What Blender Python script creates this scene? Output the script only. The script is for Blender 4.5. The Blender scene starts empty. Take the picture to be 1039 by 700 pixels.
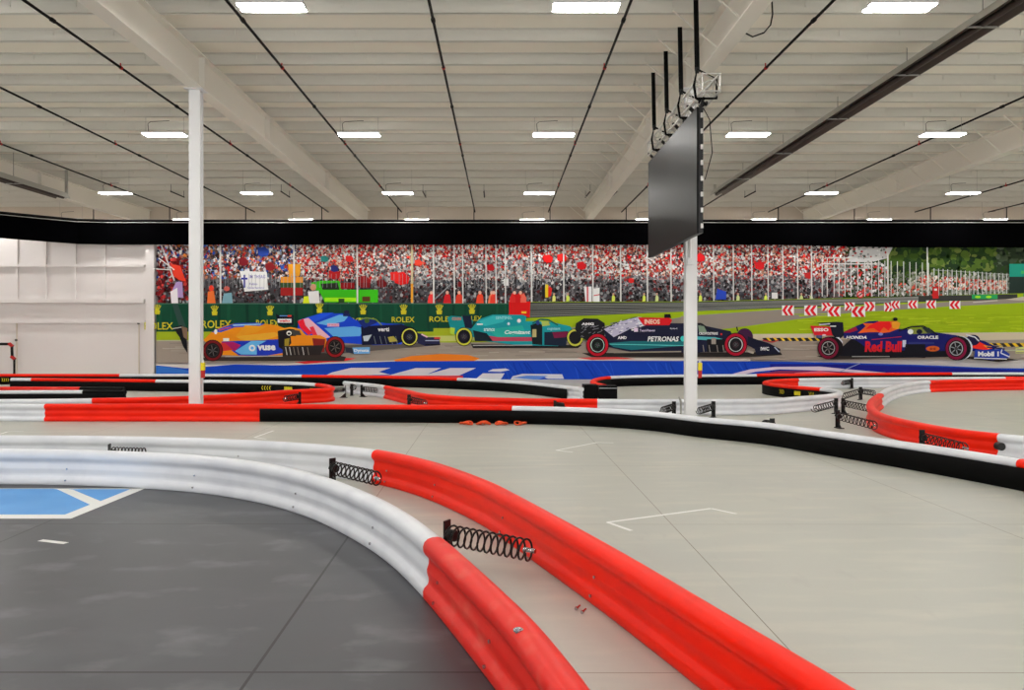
import bpy, bmesh, math, random
from mathutils import Vector, Matrix
random.seed(7)
S = bpy.context.scene
C = S.collection
F = 810.0; VX = 508.5; VY = 337.0; EYE = 1.6

# ------------------------------------------------------------------ camera, world, exposure
cam = bpy.data.cameras.new('camera'); co = bpy.data.objects.new('camera', cam); C.objects.link(co)
cam.sensor_width = 36; cam.sensor_fit = 'HORIZONTAL'; cam.lens = 36*F/1039
cam.shift_x = (519.5-VX)/1039; cam.shift_y = -(350-VY)/1039
cam.clip_end = 200
co.location = (0, 0, EYE); co.rotation_euler = (math.pi/2, 0, 0)
S.camera = co
S.view_settings.view_transform = 'Standard'; S.view_settings.look = 'None'
S.view_settings.gamma = 1; S.view_settings.use_curve_mapping = False
S.view_settings.exposure = 0.0
LAMP = 102.0
W = bpy.data.worlds.new('world'); S.world = W; W.use_nodes = True
W.node_tree.nodes['Background'].inputs[0].default_value = (0.97, 0.97, 1.0, 1)
W.node_tree.nodes['Background'].inputs[1].default_value = 1.7

# ------------------------------------------------------------------ helpers
def lin(c):
    return tuple(((v/255.0)/12.92 if v/255.0 <= .04045 else ((v/255.0+.055)/1.055)**2.4) for v in c)
def mat(name, rgb, rough=.5, metal=0, spec=.4, noise=None, bump=0, emit=0, coat=0):
    m = bpy.data.materials.new(name); m.use_nodes = True
    nt = m.node_tree; b = nt.nodes['Principled BSDF']
    col = lin(rgb) + (1,)
    b.inputs['Base Color'].default_value = col
    b.inputs['Roughness'].default_value = rough; b.inputs['Metallic'].default_value = metal
    b.inputs['Specular IOR Level'].default_value = spec
    b.inputs['Coat Weight'].default_value = coat
    if emit:
        b.inputs['Emission Color'].default_value = col; b.inputs['Emission Strength'].default_value = emit
    if noise:      # (scale xyz, second colour, low, high)
        sc, c2, lo, hi = noise
        tc = nt.nodes.new('ShaderNodeTexCoord'); mp = nt.nodes.new('ShaderNodeMapping')
        mp.inputs['Scale'].default_value = sc
        nz = nt.nodes.new('ShaderNodeTexNoise'); nz.inputs['Scale'].default_value = 1; nz.inputs['Detail'].default_value = 6
        mr = nt.nodes.new('ShaderNodeMapRange'); mr.inputs[1].default_value = lo; mr.inputs[2].default_value = hi
        mx = nt.nodes.new('ShaderNodeMix'); mx.data_type = 'RGBA'
        mx.inputs[6].default_value = col; mx.inputs[7].default_value = lin(c2)+(1,)
        L = nt.links.new
        L(tc.outputs['Object'], mp.inputs[0]); L(mp.outputs[0], nz.inputs[0]); L(nz.outputs[0], mr.inputs[0])
        L(mr.outputs[0], mx.inputs[0]); L(mx.outputs[2], b.inputs['Base Color'])
        if bump:
            bp = nt.nodes.new('ShaderNodeBump'); bp.inputs['Strength'].default_value = bump; bp.inputs['Distance'].default_value = .01
            L(nz.outputs[0], bp.inputs['Height']); L(bp.outputs[0], b.inputs['Normal'])
    return m

def G(px, py, h=0.0):
    """floor-plan position of the photo point that lies h above the floor"""
    y = F*(EYE-h)/(py-VY)
    return ((px-VX)*y/F, y)
def P(px, py, y):
    return ((px-VX)*y/F, y, EYE+(VY-py)*y/F)

class MB:
    def __init__(s): s.v = []; s.f = []; s.sm = []
    def add(s, vs, fs, smooth=False):
        n = len(s.v); s.v += [tuple(v) for v in vs]
        s.f += [tuple(i+n for i in f) for f in fs]; s.sm += [smooth]*len(fs); return s
    def box(s, x0, x1, y0, y1, z0, z1):
        vs = [(x, y, z) for x in (x0, x1) for y in (y0, y1) for z in (z0, z1)]
        return s.add(vs, [(0,1,3,2),(4,6,7,5),(0,4,5,1),(2,3,7,6),(0,2,6,4),(1,5,7,3)])
    def bar(s, p, q, w, h=None, up=(0,0,1)):
        h = h or w; p = Vector(p); q = Vector(q); d = (q-p).normalized(); up = Vector(up)
        if abs(d.dot(up)) > .98: up = Vector((0,1,0))
        a = d.cross(up).normalized()*w/2; b = a.cross(d).normalized()*h/2
        vs = [e+i*a+j*b for e in (p, q) for i, j in ((-1,-1),(1,-1),(1,1),(-1,1))]
        return s.add(vs, [(3,2,1,0),(4,5,6,7),(0,1,5,4),(1,2,6,5),(2,3,7,6),(3,0,4,7)])
    def tube(s, pts, r, n=8, cap=True):
        pts = [Vector(p) for p in pts]; vs = []; fs = []
        t0 = (pts[1]-pts[0]).normalized(); up = Vector((0,0,1)) if abs(t0.z) < .9 else Vector((1,0,0))
        a = t0.cross(up).normalized()
        for i, p in enumerate(pts):
            t = (pts[min(i+1, len(pts)-1)]-pts[max(i-1, 0)]).normalized()
            a = (a-t*a.dot(t)).normalized(); b = t.cross(a)
            for k in range(n):
                g = 2*math.pi*k/n; vs.append(p+(a*math.cos(g)+b*math.sin(g))*r)
        for i in range(len(pts)-1):
            for k in range(n):
                fs.append((i*n+k, i*n+(k+1)%n, (i+1)*n+(k+1)%n, (i+1)*n+k))
        s.add(vs, fs, True)
        if cap:
            m = len(pts)-1
            s.add(vs[:n], [tuple(range(n))[::-1]]); s.add(vs[m*n:], [tuple(range(n))])
        return s
    def prism(s, poly, fn, t0, t1):
        """poly in 2D extruded; fn(u, v, t) -> point"""
        n = len(poly)
        vs = [fn(u, v, t0) for u, v in poly]+[fn(u, v, t1) for u, v in poly]
        fs = [tuple(range(n)), tuple(range(2*n-1, n-1, -1))]+[(i, n+i, n+(i+1)%n, (i+1)%n) for i in range(n)]
        return s.add(vs, fs)
    def build(s, name, m, parent=None, fix=True):
        me = bpy.data.meshes.new(name); me.from_pydata(s.v, [], s.f)
        me.polygons.foreach_set('use_smooth', s.sm)
        if fix:
            bm = bmesh.new(); bm.from_mesh(me); bmesh.ops.recalc_face_normals(bm, faces=bm.faces); bm.to_mesh(me); bm.free()
        me.materials.append(m); me.update()
        o = bpy.data.objects.new(name, me); C.objects.link(o)
        if parent is not None:
            o.parent = parent; o.location = -parent.location   # builders work in world coordinates
            if parent.parent is not None: o.location -= parent.parent.location
        return o

def thing(name, label, cat, loc=(0,0,0), group=None):
    o = bpy.data.objects.new(name, None); o.empty_display_size = .1; C.objects.link(o)
    o.location = loc; o['label'] = label; o['category'] = cat
    if group: o['group'] = group
    return o
def tag(o, label, cat, group=None):
    o['label'] = label; o['category'] = cat
    if group: o['group'] = group
    return o
def struct(o): o['kind'] = 'structure'; return o
def sub(o, name, mb, m):      # child of a part (part sits at minus its thing's location)
    c = mb.build(name, m); c.parent = o; return c
def dup(root, loc, label=None, group=None):
    r = root.copy(); C.objects.link(r); r.location = loc
    if label: r['label'] = label
    if group: r['group'] = group
    for ch in list(root.children):
        c = ch.copy(); C.objects.link(c); c.parent = r
        for g in ch.children:
            d = g.copy(); C.objects.link(d); d.parent = c
    return r

# ------------------------------------------------------------------ materials
M = {}
M['roof'] = mat('painted_roof_deck', (254,248,236), .7, spec=.2)
M['purlin'] = mat('shade_greyed_purlin_white', (228,226,218), .6, spec=.2)  # same white as the deck, greyed so the webs' shade is in the colour
M['beam'] = mat('white_painted_steel', (242,238,228), .5)
M['column'] = mat('white_column_paint', (232,232,232), .45)
M['wall'] = mat('white_wall', (230,224,222), .7, spec=.2)
M['endwall'] = mat('cream_wall', (214,203,190), .8, spec=.2)
M['black'] = mat('black_fabric', (4,4,5), .95, spec=.0)
M['hem'] = mat('pale_hem_cord', (170,168,165), .6)
M['pipe'] = mat('black_pipe', (12,10,10), .6, spec=.2)
M['redpaint'] = mat('red_paint', (190,30,25), .5)
M['red'] = mat('red_plastic_rail', (252,36,3), .4, spec=.18, noise=((2,2,6), (240,26,2), .4, .7), bump=.05)
M['redscuff'] = mat('scuffed_red_plastic_rail', (232,34,20), .42, spec=.3, noise=((5,5,9), (240,100,84), .52, .85), bump=.08)
M['white'] = mat('white_plastic_rail', (228,231,236), .33, spec=.45, noise=((3,3,3), (216,219,226), .45, .7), bump=.04)
M['rubber'] = mat('black_rubber_belt', (4,4,5), .6, spec=.12)
M['steelblack'] = mat('black_powder_coated_steel', (14,14,15), .4)
M['spring'] = mat('dark_spring_steel', (40,37,36), .3, metal=.7)
M['chrome'] = mat('zinc_bolt', (190,190,195), .25, metal=1)
M['yellow'] = mat('yellow_print', (232,214,30), .5)
M['tape'] = mat('white_floor_tape', (235,235,232), .6)
M['blue'] = mat('blue_floor_paint', (72,150,222), .5, noise=((2,2,2), (88,162,228), .4, .7))
M['orange'] = mat('orange_strap', (238,84,32), .6)
M['lampwhite'] = mat('lamp_housing_white', (235,235,235), .5)
M['glow'] = mat('lamp_diffuser', (253,251,247), .5, emit=LAMP)
M['cord'] = mat('grey_cord', (90,88,84), .6)
M['alu'] = mat('truss_aluminium', (205,203,198), .35, metal=.6)
M['strap'] = mat('black_webbing', (12,12,12), .8, spec=.1)
M['galv'] = mat('galvanised_sheet', (190,190,186), .35, metal=.7)
M['tubeheater'] = mat('dark_heater_tube', (62,52,48), .5, metal=.3)
M['heaterin'] = mat('dull_reflector_sheet', (96,86,80), .5, metal=.5)

def floor_mat():
    m = bpy.data.materials.new('sealed_concrete'); m.use_nodes = True; nt = m.node_tree; N = nt.nodes.new; L = nt.links.new
    b = nt.nodes['Principled BSDF']; b.inputs['Roughness'].default_value = .42; b.inputs['Specular IOR Level'].default_value = .35
    tc = N('ShaderNodeTexCoord')
    def noise(scale, detail, lo, hi):
        mp = N('ShaderNodeMapping'); mp.inputs['Scale'].default_value = scale; L(tc.outputs['Object'], mp.inputs[0])
        nz = N('ShaderNodeTexNoise'); nz.inputs['Scale'].default_value = 1; nz.inputs['Detail'].default_value = detail; L(mp.outputs[0], nz.inputs[0])
        mr = N('ShaderNodeMapRange'); mr.inputs[1].default_value = lo; mr.inputs[2].default_value = hi; L(nz.outputs[0], mr.inputs[0]); return mr
    def mix(fac, a, c):
        x = N('ShaderNodeMix'); x.data_type = 'RGBA'
        L(fac, x.inputs[0])
        if isinstance(a, tuple): x.inputs[6].default_value = a
        else: L(a, x.inputs[6])
        x.inputs[7].default_value = c; return x.outputs[2]
    n1 = noise((.35,.5,1), 5, .35, .7); n2 = noise((1.2,4.5,1), 8, .5, .85); n3 = noise((6,2,1), 4, .62, .9)
    c = mix(n1.outputs[0], lin((184,184,174))+(1,), lin((175,176,169))+(1,))
    c = mix(n2.outputs[0], c, lin((197,194,181))+(1,))
    c = mix(n3.outputs[0], c, lin((172,170,163))+(1,))
    sx = N('ShaderNodeSeparateXYZ'); L(tc.outputs['Object'], sx.inputs[0])
    def joint(comp, other, skew, period, off, w):
        a = N('ShaderNodeMath'); a.operation = 'MULTIPLY_ADD'; L(sx.outputs[other], a.inputs[0]); a.inputs[1].default_value = skew; L(sx.outputs[comp], a.inputs[2])
        s = N('ShaderNodeMath'); s.operation = 'SUBTRACT'; L(a.outputs[0], s.inputs[0]); s.inputs[1].default_value = off
        p = N('ShaderNodeMath'); p.operation = 'PINGPONG'; L(s.outputs[0], p.inputs[0]); p.inputs[1].default_value = period/2
        l = N('ShaderNodeMath'); l.operation = 'LESS_THAN'; L(p.outputs[0], l.inputs[0]); l.inputs[1].default_value = w; return l
    j1 = joint(0, 1, .012, 2.62, 1.5, .0035); j2 = joint(1, 0, 0, 2.9, 3.75, .003)
    mxm = N('ShaderNodeMath'); mxm.operation = 'MAXIMUM'; L(j1.outputs[0], mxm.inputs[0]); L(j2.outputs[0], mxm.inputs[1])
    c = mix(mxm.outputs[0], c, lin((120,112,98))+(1,))
    L(c, b.inputs['Base Color'])
    return m
def dark_floor_mat():
    m = floor_mat(); m.name = 'dark_track_coating'
    nt = m.node_tree
    mixes = [n for n in nt.nodes if n.type == 'MIX']
    mixes[0].inputs[6].default_value = lin((72,73,77))+(1,); mixes[0].inputs[7].default_value = lin((64,65,69))+(1,)
    mixes[1].inputs[7].default_value = lin((86,87,91))+(1,); maps = [n for n in nt.nodes if n.type == 'MAPPING']; maps[2].inputs['Scale'].default_value = (2.2,3.2,1); maps[1].inputs['Scale'].default_value = (1.2,1.6,1)
    rng = [n for n in nt.nodes if n.type == 'MAP_RANGE']; rng[2].inputs[1].default_value = .56; rng[2].inputs[2].default_value = .95
    [setattr(n.inputs[1], 'default_value', .008) for n in nt.nodes if n.type == 'MATH' and n.operation == 'LESS_THAN']
    mixes[2].inputs[7].default_value = lin((112,113,117))+(1,)
    mixes[2].inputs[7].default_value = lin((122,123,127))+(1,)
    mixes[3].inputs[7].default_value = lin((18,18,20))+(1,)
    return m
M['floor'] = floor_mat(); M['darkfloor'] = dark_floor_mat()

# ------------------------------------------------------------------ building shell
X0, X1, Y0, Y1 = -23.2, 25.5, -9.0, 33.45
ZP = EYE+5.10; ZD = ZP+.21
YM = 27.2                                  # plane of the printed wall
XM0 = -11.71
struct(MB().box(X0, X1, Y0, Y1, -.2, 0).build('floor', M['floor']))
struct(MB().box(X0, X1, Y0, Y1, ZD, ZD+.15).build('ceiling', M['roof']))
struct(MB().box(X0-.2, X0, Y0, Y1+.2, -.2, ZD+.15).build('wall_left', M['wall']))
struct(MB().box(X1, X1+.2, Y0, Y1+.2, -.2, ZD+.15).build('wall_right', M['wall']))
struct(MB().box(X0, X1, Y1, Y1+.2, -.2, ZD+.15).build('wall_back', M['endwall']))
struct(MB().box(X0, XM0-.06, YM+.02, YM+.22, 0, 5.2).build('wall_front_left', M['wall']))

# purlins, one object each
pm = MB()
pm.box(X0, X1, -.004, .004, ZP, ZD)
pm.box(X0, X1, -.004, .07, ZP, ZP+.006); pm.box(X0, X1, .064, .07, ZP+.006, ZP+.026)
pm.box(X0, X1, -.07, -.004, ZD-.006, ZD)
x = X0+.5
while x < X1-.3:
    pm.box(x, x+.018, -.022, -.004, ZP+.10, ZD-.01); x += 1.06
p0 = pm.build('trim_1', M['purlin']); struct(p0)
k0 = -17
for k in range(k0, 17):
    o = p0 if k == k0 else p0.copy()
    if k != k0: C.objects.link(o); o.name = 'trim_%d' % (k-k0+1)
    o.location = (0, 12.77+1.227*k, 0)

# rafters
def rafter(x, label):
    zb = EYE+4.48
    t = thing('roof_beam', label, 'beam', (x, Y0, zb), 'roof beams running away from the camera')
    MB().box(x-.013, x+.013, Y0, Y1, zb+.02, ZP-.02).build('web', M['beam'], t)
    MB().box(x-.13, x+.13, Y0, Y1, zb, zb+.022).build('bottom_flange', M['beam'], t)
    MB().box(x-.13, x+.13, Y0, Y1, ZP-.022, ZP).build('top_flange', M['beam'], t)
    for y in (5.5, 14.76, 18.9, 25.4):
        MB().box(x-.12, x+.12, y-.01, y+.01, zb+.022, ZP-.022).build('stiffener', M['beam'], t)
    for k in range(-6, 17):
        y = 12.77+1.227*k-.03
        MB().bar((x-.10, y, zb+.06), (x-.80, y, ZP+.03), .045, .012).build('flange_brace', M['beam'], t)
    return t
rafter(-14.74, 'white roof beam crossing the upper left corner beside the flue pipe')
rafter(-5.6, 'white roof beam resting on the left white column')
RB = rafter(3.54, 'white roof beam above the black screen and right column')
rafter(12.68, 'white roof beam in the upper right, beyond the long dark heater')

# columns
def column(x, y, label):
    t = thing('steel_column', label, 'column', (x, y, 0), 'white building columns')
    zt = EYE+4.48; w = .105; d = .08
    m = MB(); m.box(x-w, x+w, y-d, y-d+.016, .02, zt-.02); m.box(x-w, x+w, y+d-.016, y+d, .02, zt-.02); m.box(x-.008, x+.008, y-d+.016, y+d-.016, .02, zt-.02)
    m.build('shaft', M['column'], t)
    MB().box(x-.19, x+.19, y-.17, y+.17, 0, .02).build('base_plate', M['column'], t)
    MB().box(x-.17, x+.17, y-.15, y+.15, zt-.02, zt).build('cap_plate', M['column'], t)
    return t
YC = 14.76
cl = column(-5.64, YC, 'left white steel column standing behind the red barrier')
cr = column(3.50, YC, 'right white steel column below the black screen')
xc = 3.47; MB().tube([(xc, YC-.10, EYE+2.6), (xc, YC-.10, EYE+1.32)], .022, 8).build('conduit', M['column'], cr)
MB().box(xc-.06, xc+.06, YC-.15, YC-.08, EYE+1.24, EYE+1.36).build('junction_box', M['column'], cr)
MB().tube([(3.32, YC-.02, .02), (3.32, YC-.02, .3), (3.30, YC-.05, .36), (3.27, YC-.1, .4)], .02, 8).build('bracket', M['galv'], cr)
for x, lab in ((-5.48, 'small yellow and red call point on the left column'), (3.65, 'small yellow and red call point on the right column')):
    t = thing('call_point', lab, 'call point', (x, YC-.1, .95))
    MB().box(x-.03, x+.035, YC-.13, YC-.06, .90, 1.04).build('housing', M['yellow'], t)
    MB().box(x-.025, x+.03, YC-.125, YC-.065, .76, .90).build('base', M['redpaint'], t)
    MB().tube([(x, YC-.1, 1.04), (x, YC-.1, 1.09)], .022, 10).build('cap', M['column'], t)

# framed white wall at the left
def trim(name, mb, m=None): return struct(mb.build(name, m or M['wall']))
n = 60
for (py, hgt, dep) in ((269, .07, .10), (304, .13, .16), (326, .07, .08)):
    z = EYE+(VY-py)*YM/F; n += 1
    trim('trim_%d' % n, MB().box(X0, XM0-.42, YM+.02-dep, YM+.02, z-hgt*.9, z+.02))
for px in (-12, 18, 47, 77, 107):
    a = P(px, 0, YM)[0]; n += 1
    trim('trim_%d' % n, MB().box(a-.06, a+.02, YM-.05, YM+.02, 2.72, 4.9))
for px in (17, 141):
    a = P(px, 0, YM)[0]; n += 1
    trim('trim_%d' % n, MB().box(a-.02, a+.02, YM-.015, YM+.02, .02, 1.93), M['endwall'])
trim('trim_80', MB().box(XM0-.34, XM0-.06, YM-.14, YM+.02, 0, 4.9))
for px, py, lab in ((141, 328, 'small dark latch knob near the mural edge of white wall'), (17, 345, 'small dark latch knob above the black and red rail')):
    a = P(px, py, YM)
    tag(MB().tube([(a[0], YM-.015, a[2]), (a[0], YM-.06, a[2])], .04, 10).build('latch_knob', M['cord']), lab, 'knob')

# black and red tube rail by the wall
t = thing('tube_rail', 'black bent tube rail with red elbows at the left wall', 'rail', (-16.5, 26.7, 0))
q = [P(-60, 349, 26.7), P(10, 349, 26.7), P(12, 351, 26.7), P(12.3, 361, 26.7), P(14.5, 364, 26.7)]
MB().tube(q, .045, 8).build('rail', M['pipe'], t)
b = P(14.5, 364, 26.7); MB().tube([b, (b[0], 26.7, 0)], .035, 8).build('post', M['pipe'], t)
b = P(-55, 349, 26.7); MB().tube([b, (b[0], 26.7, 0)], .035, 8).build('post', M['pipe'], t)
for a in ((11, 350), (13.3, 363)):
    b = P(a[0], a[1], 26.7); MB().tube([(b[0]-.06, 26.7, b[2]+.05), (b[0]+.06, 26.7, b[2]-.05)], .06, 8).build('elbow', M['redpaint'], t)

# black valance
def valance():
    t = thing('black_valance', 'long black fabric valance hanging above the racing mural', 'valance', (0, 27.0, 4.5))
    top = [(X0+.1, 18.5), (-20.4, 21.2), (-17.9, 23.4), (-15.8, 25.1), (-14.9, 26.1), (-14.2, 26.8), (-13.2, 26.98)]+[(x, 27.0) for x in range(-11, 26, 2)]
    m = MB(); vs = []
    for i, (x, y) in enumerate(top):
        y2 = y
        zt = EYE+3.76; zb = EYE+2.96
        if x > 9.7: zb -= .09*min(1, (x-9.7)/3.)
        vs += [(x, y2-.02, zb), (x, y2-.02, zt), (x, y2+.02, zt), (x, y2+.02, zb)]
    fs = []
    for i in range(len(top)-1):
        for k in range(4):
            fs.append((i*4+k, i*4+(k+1)%4, i*4+4+(k+1)%4, i*4+4+k))
    fs += [(0,1,2,3), tuple(len(vs)-4+j for j in range(4))]
    m.add(vs, fs); m.build('drape', M['black'], t)
    MB().tube([(x, y-.05, EYE+3.70) for x, y in top], .012, 6).build('hem_cord', M['hem'], t)
    MB().tube([(x, y, EYE+3.78) for x, y in top], .03, 6).build('support_cable', M['pipe'], t)
valance()

# ------------------------------------------------------------------ printed mural
class Print:
    def __init__(s): s.parts = {}; s.n = 0; s.cur = 'printed_scenery'
    def poly(s, pts, col, up=True):
        if up: s.n += 1
        d = s.parts.setdefault(s.cur, ([], [], []))
        k = len(d[0]); y = YM-.012-s.n*.00016; lc = lin(col)
        for px, py in pts:
            w = P(px, py, YM); d[0].append((w[0], y, w[2])); d[2].append(lc)
        d[1].append(tuple(range(k, k+len(pts))))
    def ell(s, cx, cy, rx, ry, col, n=24, up=True):
        s.poly([(cx+rx*math.cos(2*math.pi*i/n), cy+ry*math.sin(2*math.pi*i/n)) for i in range(n)], col, up)
    def rect(s, x0, y0, x1, y1, col, up=True): s.poly([(x0,y0),(x1,y0),(x1,y1),(x0,y1)], col, up)
    def line(s, pts, w, col, up=True):
        if up: s.n += 1
        for (a, b), (c, d) in zip(pts, pts[1:]):
            l = math.hypot(c-a, d-b) or 1; u = -(d-b)/l*w/2; v = (c-a)/l*w/2
            s.poly([(a+u,b+v),(c+u,d+v),(c-u,d-v),(a-u,b-v)], col, False)
    def text(s, txt, x0, y0, x1, y1, col, shear=0, bold=.02):
        """letters filling the box x0..x1, y0 (top)..y1 (baseline)"""
        cu = bpy.data.curves.new('t', 'FONT'); cu.body = txt; cu.offset = bold; cu.resolution_u = 2
        ob = bpy.data.objects.new('t', cu); C.objects.link(ob); bpy.context.view_layer.update()
        me = bpy.data.meshes.new_from_object(ob)
        vs = [v.co.copy() for v in me.vertices]; fs = [tuple(p.vertices) for p in me.polygons]
        bpy.data.objects.remove(ob); bpy.data.meshes.remove(me); bpy.data.curves.remove(cu)
        ax = min(v.x for v in vs); bx = max(v.x for v in vs); ay = min(v.y for v in vs); by = max(v.y for v in vs)
        s.n += 1; d = s.parts.setdefault(s.cur, ([], [], [])); k = len(d[0]); y = YM-.012-s.n*.00016; lc = lin(col)
        for v in vs:
            u = (v.x-ax)/(bx-ax); w = (v.y-ay)/(by-ay)
            p = P(x0+(x1-x0)*u+shear*w, y1+(y0-y1)*w, YM); d[0].append((p[0], y, p[2])); d[2].append(lc)
        for f in fs: d[1].append(tuple(i+k for i in f))
    def wheel(s, cx, cy, r, ring, rim=(70,70,72), rx=None, spoke=(120,120,125)):
        rx = rx or r
        s.ell(cx, cy, rx, r, (16,14,16)); s.ell(cx, cy, rx*.93, r*.93, ring); s.ell(cx, cy, rx*.70, r*.70, (20,16,18))
        s.ell(cx, cy, rx*.60, r*.60, rim); s.ell(cx, cy, rx*.52, r*.52, (18,18,20))
        for i in range(6):
            g = i*math.pi/3+.3
            s.line([(cx, cy), (cx+rx*.48*math.cos(g), cy+r*.48*math.sin(g))], r*.07, spoke, i == 0)
        s.ell(cx, cy, rx*.14, r*.14, (60,58,60))
PR = Print(); R = random.Random(3)
def jit(a, b): return R.uniform(a, b)
# --- far background
PR.rect(160, 245, 1062, 309, (96,92,92))
PR.poly([(855,245),(1062,245),(1062,309),(855,309)], (38,62,24))
for i in range(420):
    x = jit(895, 1060); y = jit(247, 284)
    PR.ell(x, y, jit(1.5, 5), jit(1.5, 4.5), R.choice([(58,84,26),(34,58,24),(74,98,34),(28,48,26),(46,72,30),(96,112,50)] if x < 1010 else [(42,56,36),(60,74,52),(34,46,34),(80,92,74)]), 7, i % 20 == 0)
PR.poly([(876,246),(908,246),(900,262),(884,266),(860,266),(862,254)], (206,206,206))
for i in range(60): PR.ell(jit(862,900), jit(246,262), jit(.7,2), jit(.6,1.6), R.choice([(150,150,152),(170,60,60),(90,96,90),(225,225,225)]), 6, i == 0)
# stand crowd
PR.cur = 'printed_crowd'
def crowd(x0, x1, y0f, y1f, count, cols, smin, smax):
    for i in range(count):
        x = jit(x0, x1); t = jit(0, 1); y = y0f(x)+(y1f(x)-y0f(x))*t
        r = jit(smin, smax); n = R.choice((5, 6)); c = R.choice(cols); k = jit(.78, 1.15)
        c = tuple(min(250, int(v*k)) for v in c); a0 = jit(0, 3)
        PR.poly([(x+r*jit(.7,1.1)*math.cos(a0+2*math.pi*j/n), y+r*1.15*jit(.7,1.1)*math.sin(a0+2*math.pi*j/n)) for j in range(n)], c, i % 60 == 0)
warm = [(214,28,30),(196,20,26),(232,60,50),(238,232,230),(226,214,210),(240,238,240),(214,160,136),(186,122,98),(168,26,30),(120,28,34),(60,44,48),(150,140,142),(228,120,104),(246,244,244),(232,222,220),(92,80,84),(206,176,160),(88,70,72)]
blue = [(40,76,168),(28,42,92),(226,224,232),(238,232,230),(196,60,52),(214,160,136),(44,38,50),(90,84,96),(168,110,84),(224,120,50),(140,150,170),(58,44,44),(44,34,34),(76,56,50),(120,84,70),(182,34,34),(120,150,196),(236,236,240)]
dark = [(40,36,38),(62,58,62),(84,82,86),(112,112,116),(30,28,30),(150,150,152),(96,40,42),(72,74,82)]
top = lambda x: 246.5
PR.rect(160, 246, 850, 308, (104,88,88))
PR.rect(160, 284, 845, 308, (74,72,76))
crowd(160, 330, top, lambda x: 282, 3200, blue, .9, 2.0)
crowd(300, 860, top, lambda x: 285-(x-300)*.004, 14000, warm, .75, 1.65)
crowd(380, 600, lambda x: 262, lambda x: 292, 1500, [(120,118,120),(150,148,150),(180,178,180),(90,88,90),(206,200,198),(100,60,60)], .9, 1.8)
crowd(600, 850, lambda x: 280, lambda x: 296, 1500, [(140,138,142),(110,108,112),(170,168,172),(84,82,86),(150,60,60)], .9, 1.7)
crowd(160, 845, lambda x: 284, lambda x: 307, 3800, dark, .8, 2.0)
crowd(160, 205, lambda x: 262, lambda x: 307, 260, [(120,24,28),(90,20,26),(150,34,36),(60,24,28),(190,60,56)], 1.2, 2.4)
crowd(846, 900, lambda x: 266, lambda x: 300, 500, [(186,184,180),(150,148,146),(206,60,54),(110,110,108),(220,218,214),(90,92,88)], .9, 1.8)
crowd(896, 1030, lambda x: 276+(x-896)*.02, lambda x: 300, 700, [(150,152,142),(110,120,100),(176,176,166),(90,98,82)], .9, 1.9)
crowd(930, 1020, lambda x: 279+(x-930)*.07, lambda x: 294, 420, [(214,96,80),(226,180,160),(196,60,50),(236,220,210)], .7, 1.4)
crowd(896, 960, lambda x: 288, lambda x: 300, 200, [(214,214,210),(206,86,70),(140,140,120)], .8, 1.5)
# flags and bigger figures
for x, y, r, c in ((408,283,8,(214,26,28)),(402,281,6,(232,40,36)),(425,267,4,(232,66,48)),(370,286,7,(140,26,28)),(388,288,5,(110,22,26)),(340,279,6,(176,30,34)),(330,263,4,(40,120,116)),(355,263,4,(206,44,40)),(556,263,5,(220,30,30)),(570,262,5,(226,40,36)),(590,270,5,(186,24,30)),(498,272,4,(170,24,30)),(340,273,4,(40,44,110)),(268,256,6,(36,60,140)),(248,266,5,(120,26,36)),(275,271,5,(130,30,36)),(710,262,5,(206,28,34)),(770,270,5,(206,30,36)),(820,280,4,(190,40,40)),(640,285,3,(210,40,40))):
    PR.poly([(x-r,y-r*.7),(x+r*.2,y-r*.9),(x+r,y-r*.2),(x+r*.8,y+r*.6),(x-r*.1,y+r*.8),(x-r*.9,y+r*.5)], c)
PR.poly([(175,268),(184,270),(190,286),(182,284),(177,280)], (220,60,40)); PR.poly([(180,286),(186,286),(187,302),(178,302),(176,294)], (168,140,190)); PR.poly([(174,296),(181,292),(182,309),(175,308)], (224,216,222))
PR.line([(162,262),(178,274)], 1, (220,214,210)); PR.line([(160,249),(180,247)], 1.2, (214,210,206)); PR.line([(158,273),(175,274)], 1, (200,196,194)); PR.line([(164,247),(172,268),(178,285)], 1.4, (206,196,196)); PR.line([(172,246),(180,262)], 1.2, (220,214,214))
# banner with a blue cross and lettering
PR.poly([(244,275),(271.5,276),(273,294),(249,296)], (224,222,238))
PR.rect(248, 279, 249.8, 292, (38,44,150)); PR.rect(245.6, 282, 252, 283.8, (38,44,150))
PR.text('IM THSAG', 254, 279.2, 270, 282.6, (130,124,186), bold=.01); PR.text('Fabio', 254, 287, 262, 289.4, (120,116,180), bold=.01); PR.text('Quartararo', 252, 291, 269, 293.4, (128,122,184), bold=.01)
# lithuanian-like three band flag, orange coats, marshals
PR.rect(285.5,281,308,287,(216,140,40)); PR.rect(285.5,287,308,292,(52,78,44)); PR.rect(285.5,292,308,300,(150,32,30))
PR.poly([(293,268),(306,268),(305,280),(294,281)], (224,150,40))
PR.poly([(212,296),(218,295),(220,309),(211,309)], (236,110,50)); PR.ell(215.5, 292.5, 2.6, 3, (220,60,40))
PR.poly([(228,298),(236,297),(237,308),(226,308)], (120,164,178)); PR.ell(231, 293, 3, 2.6, (190,90,80))
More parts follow.
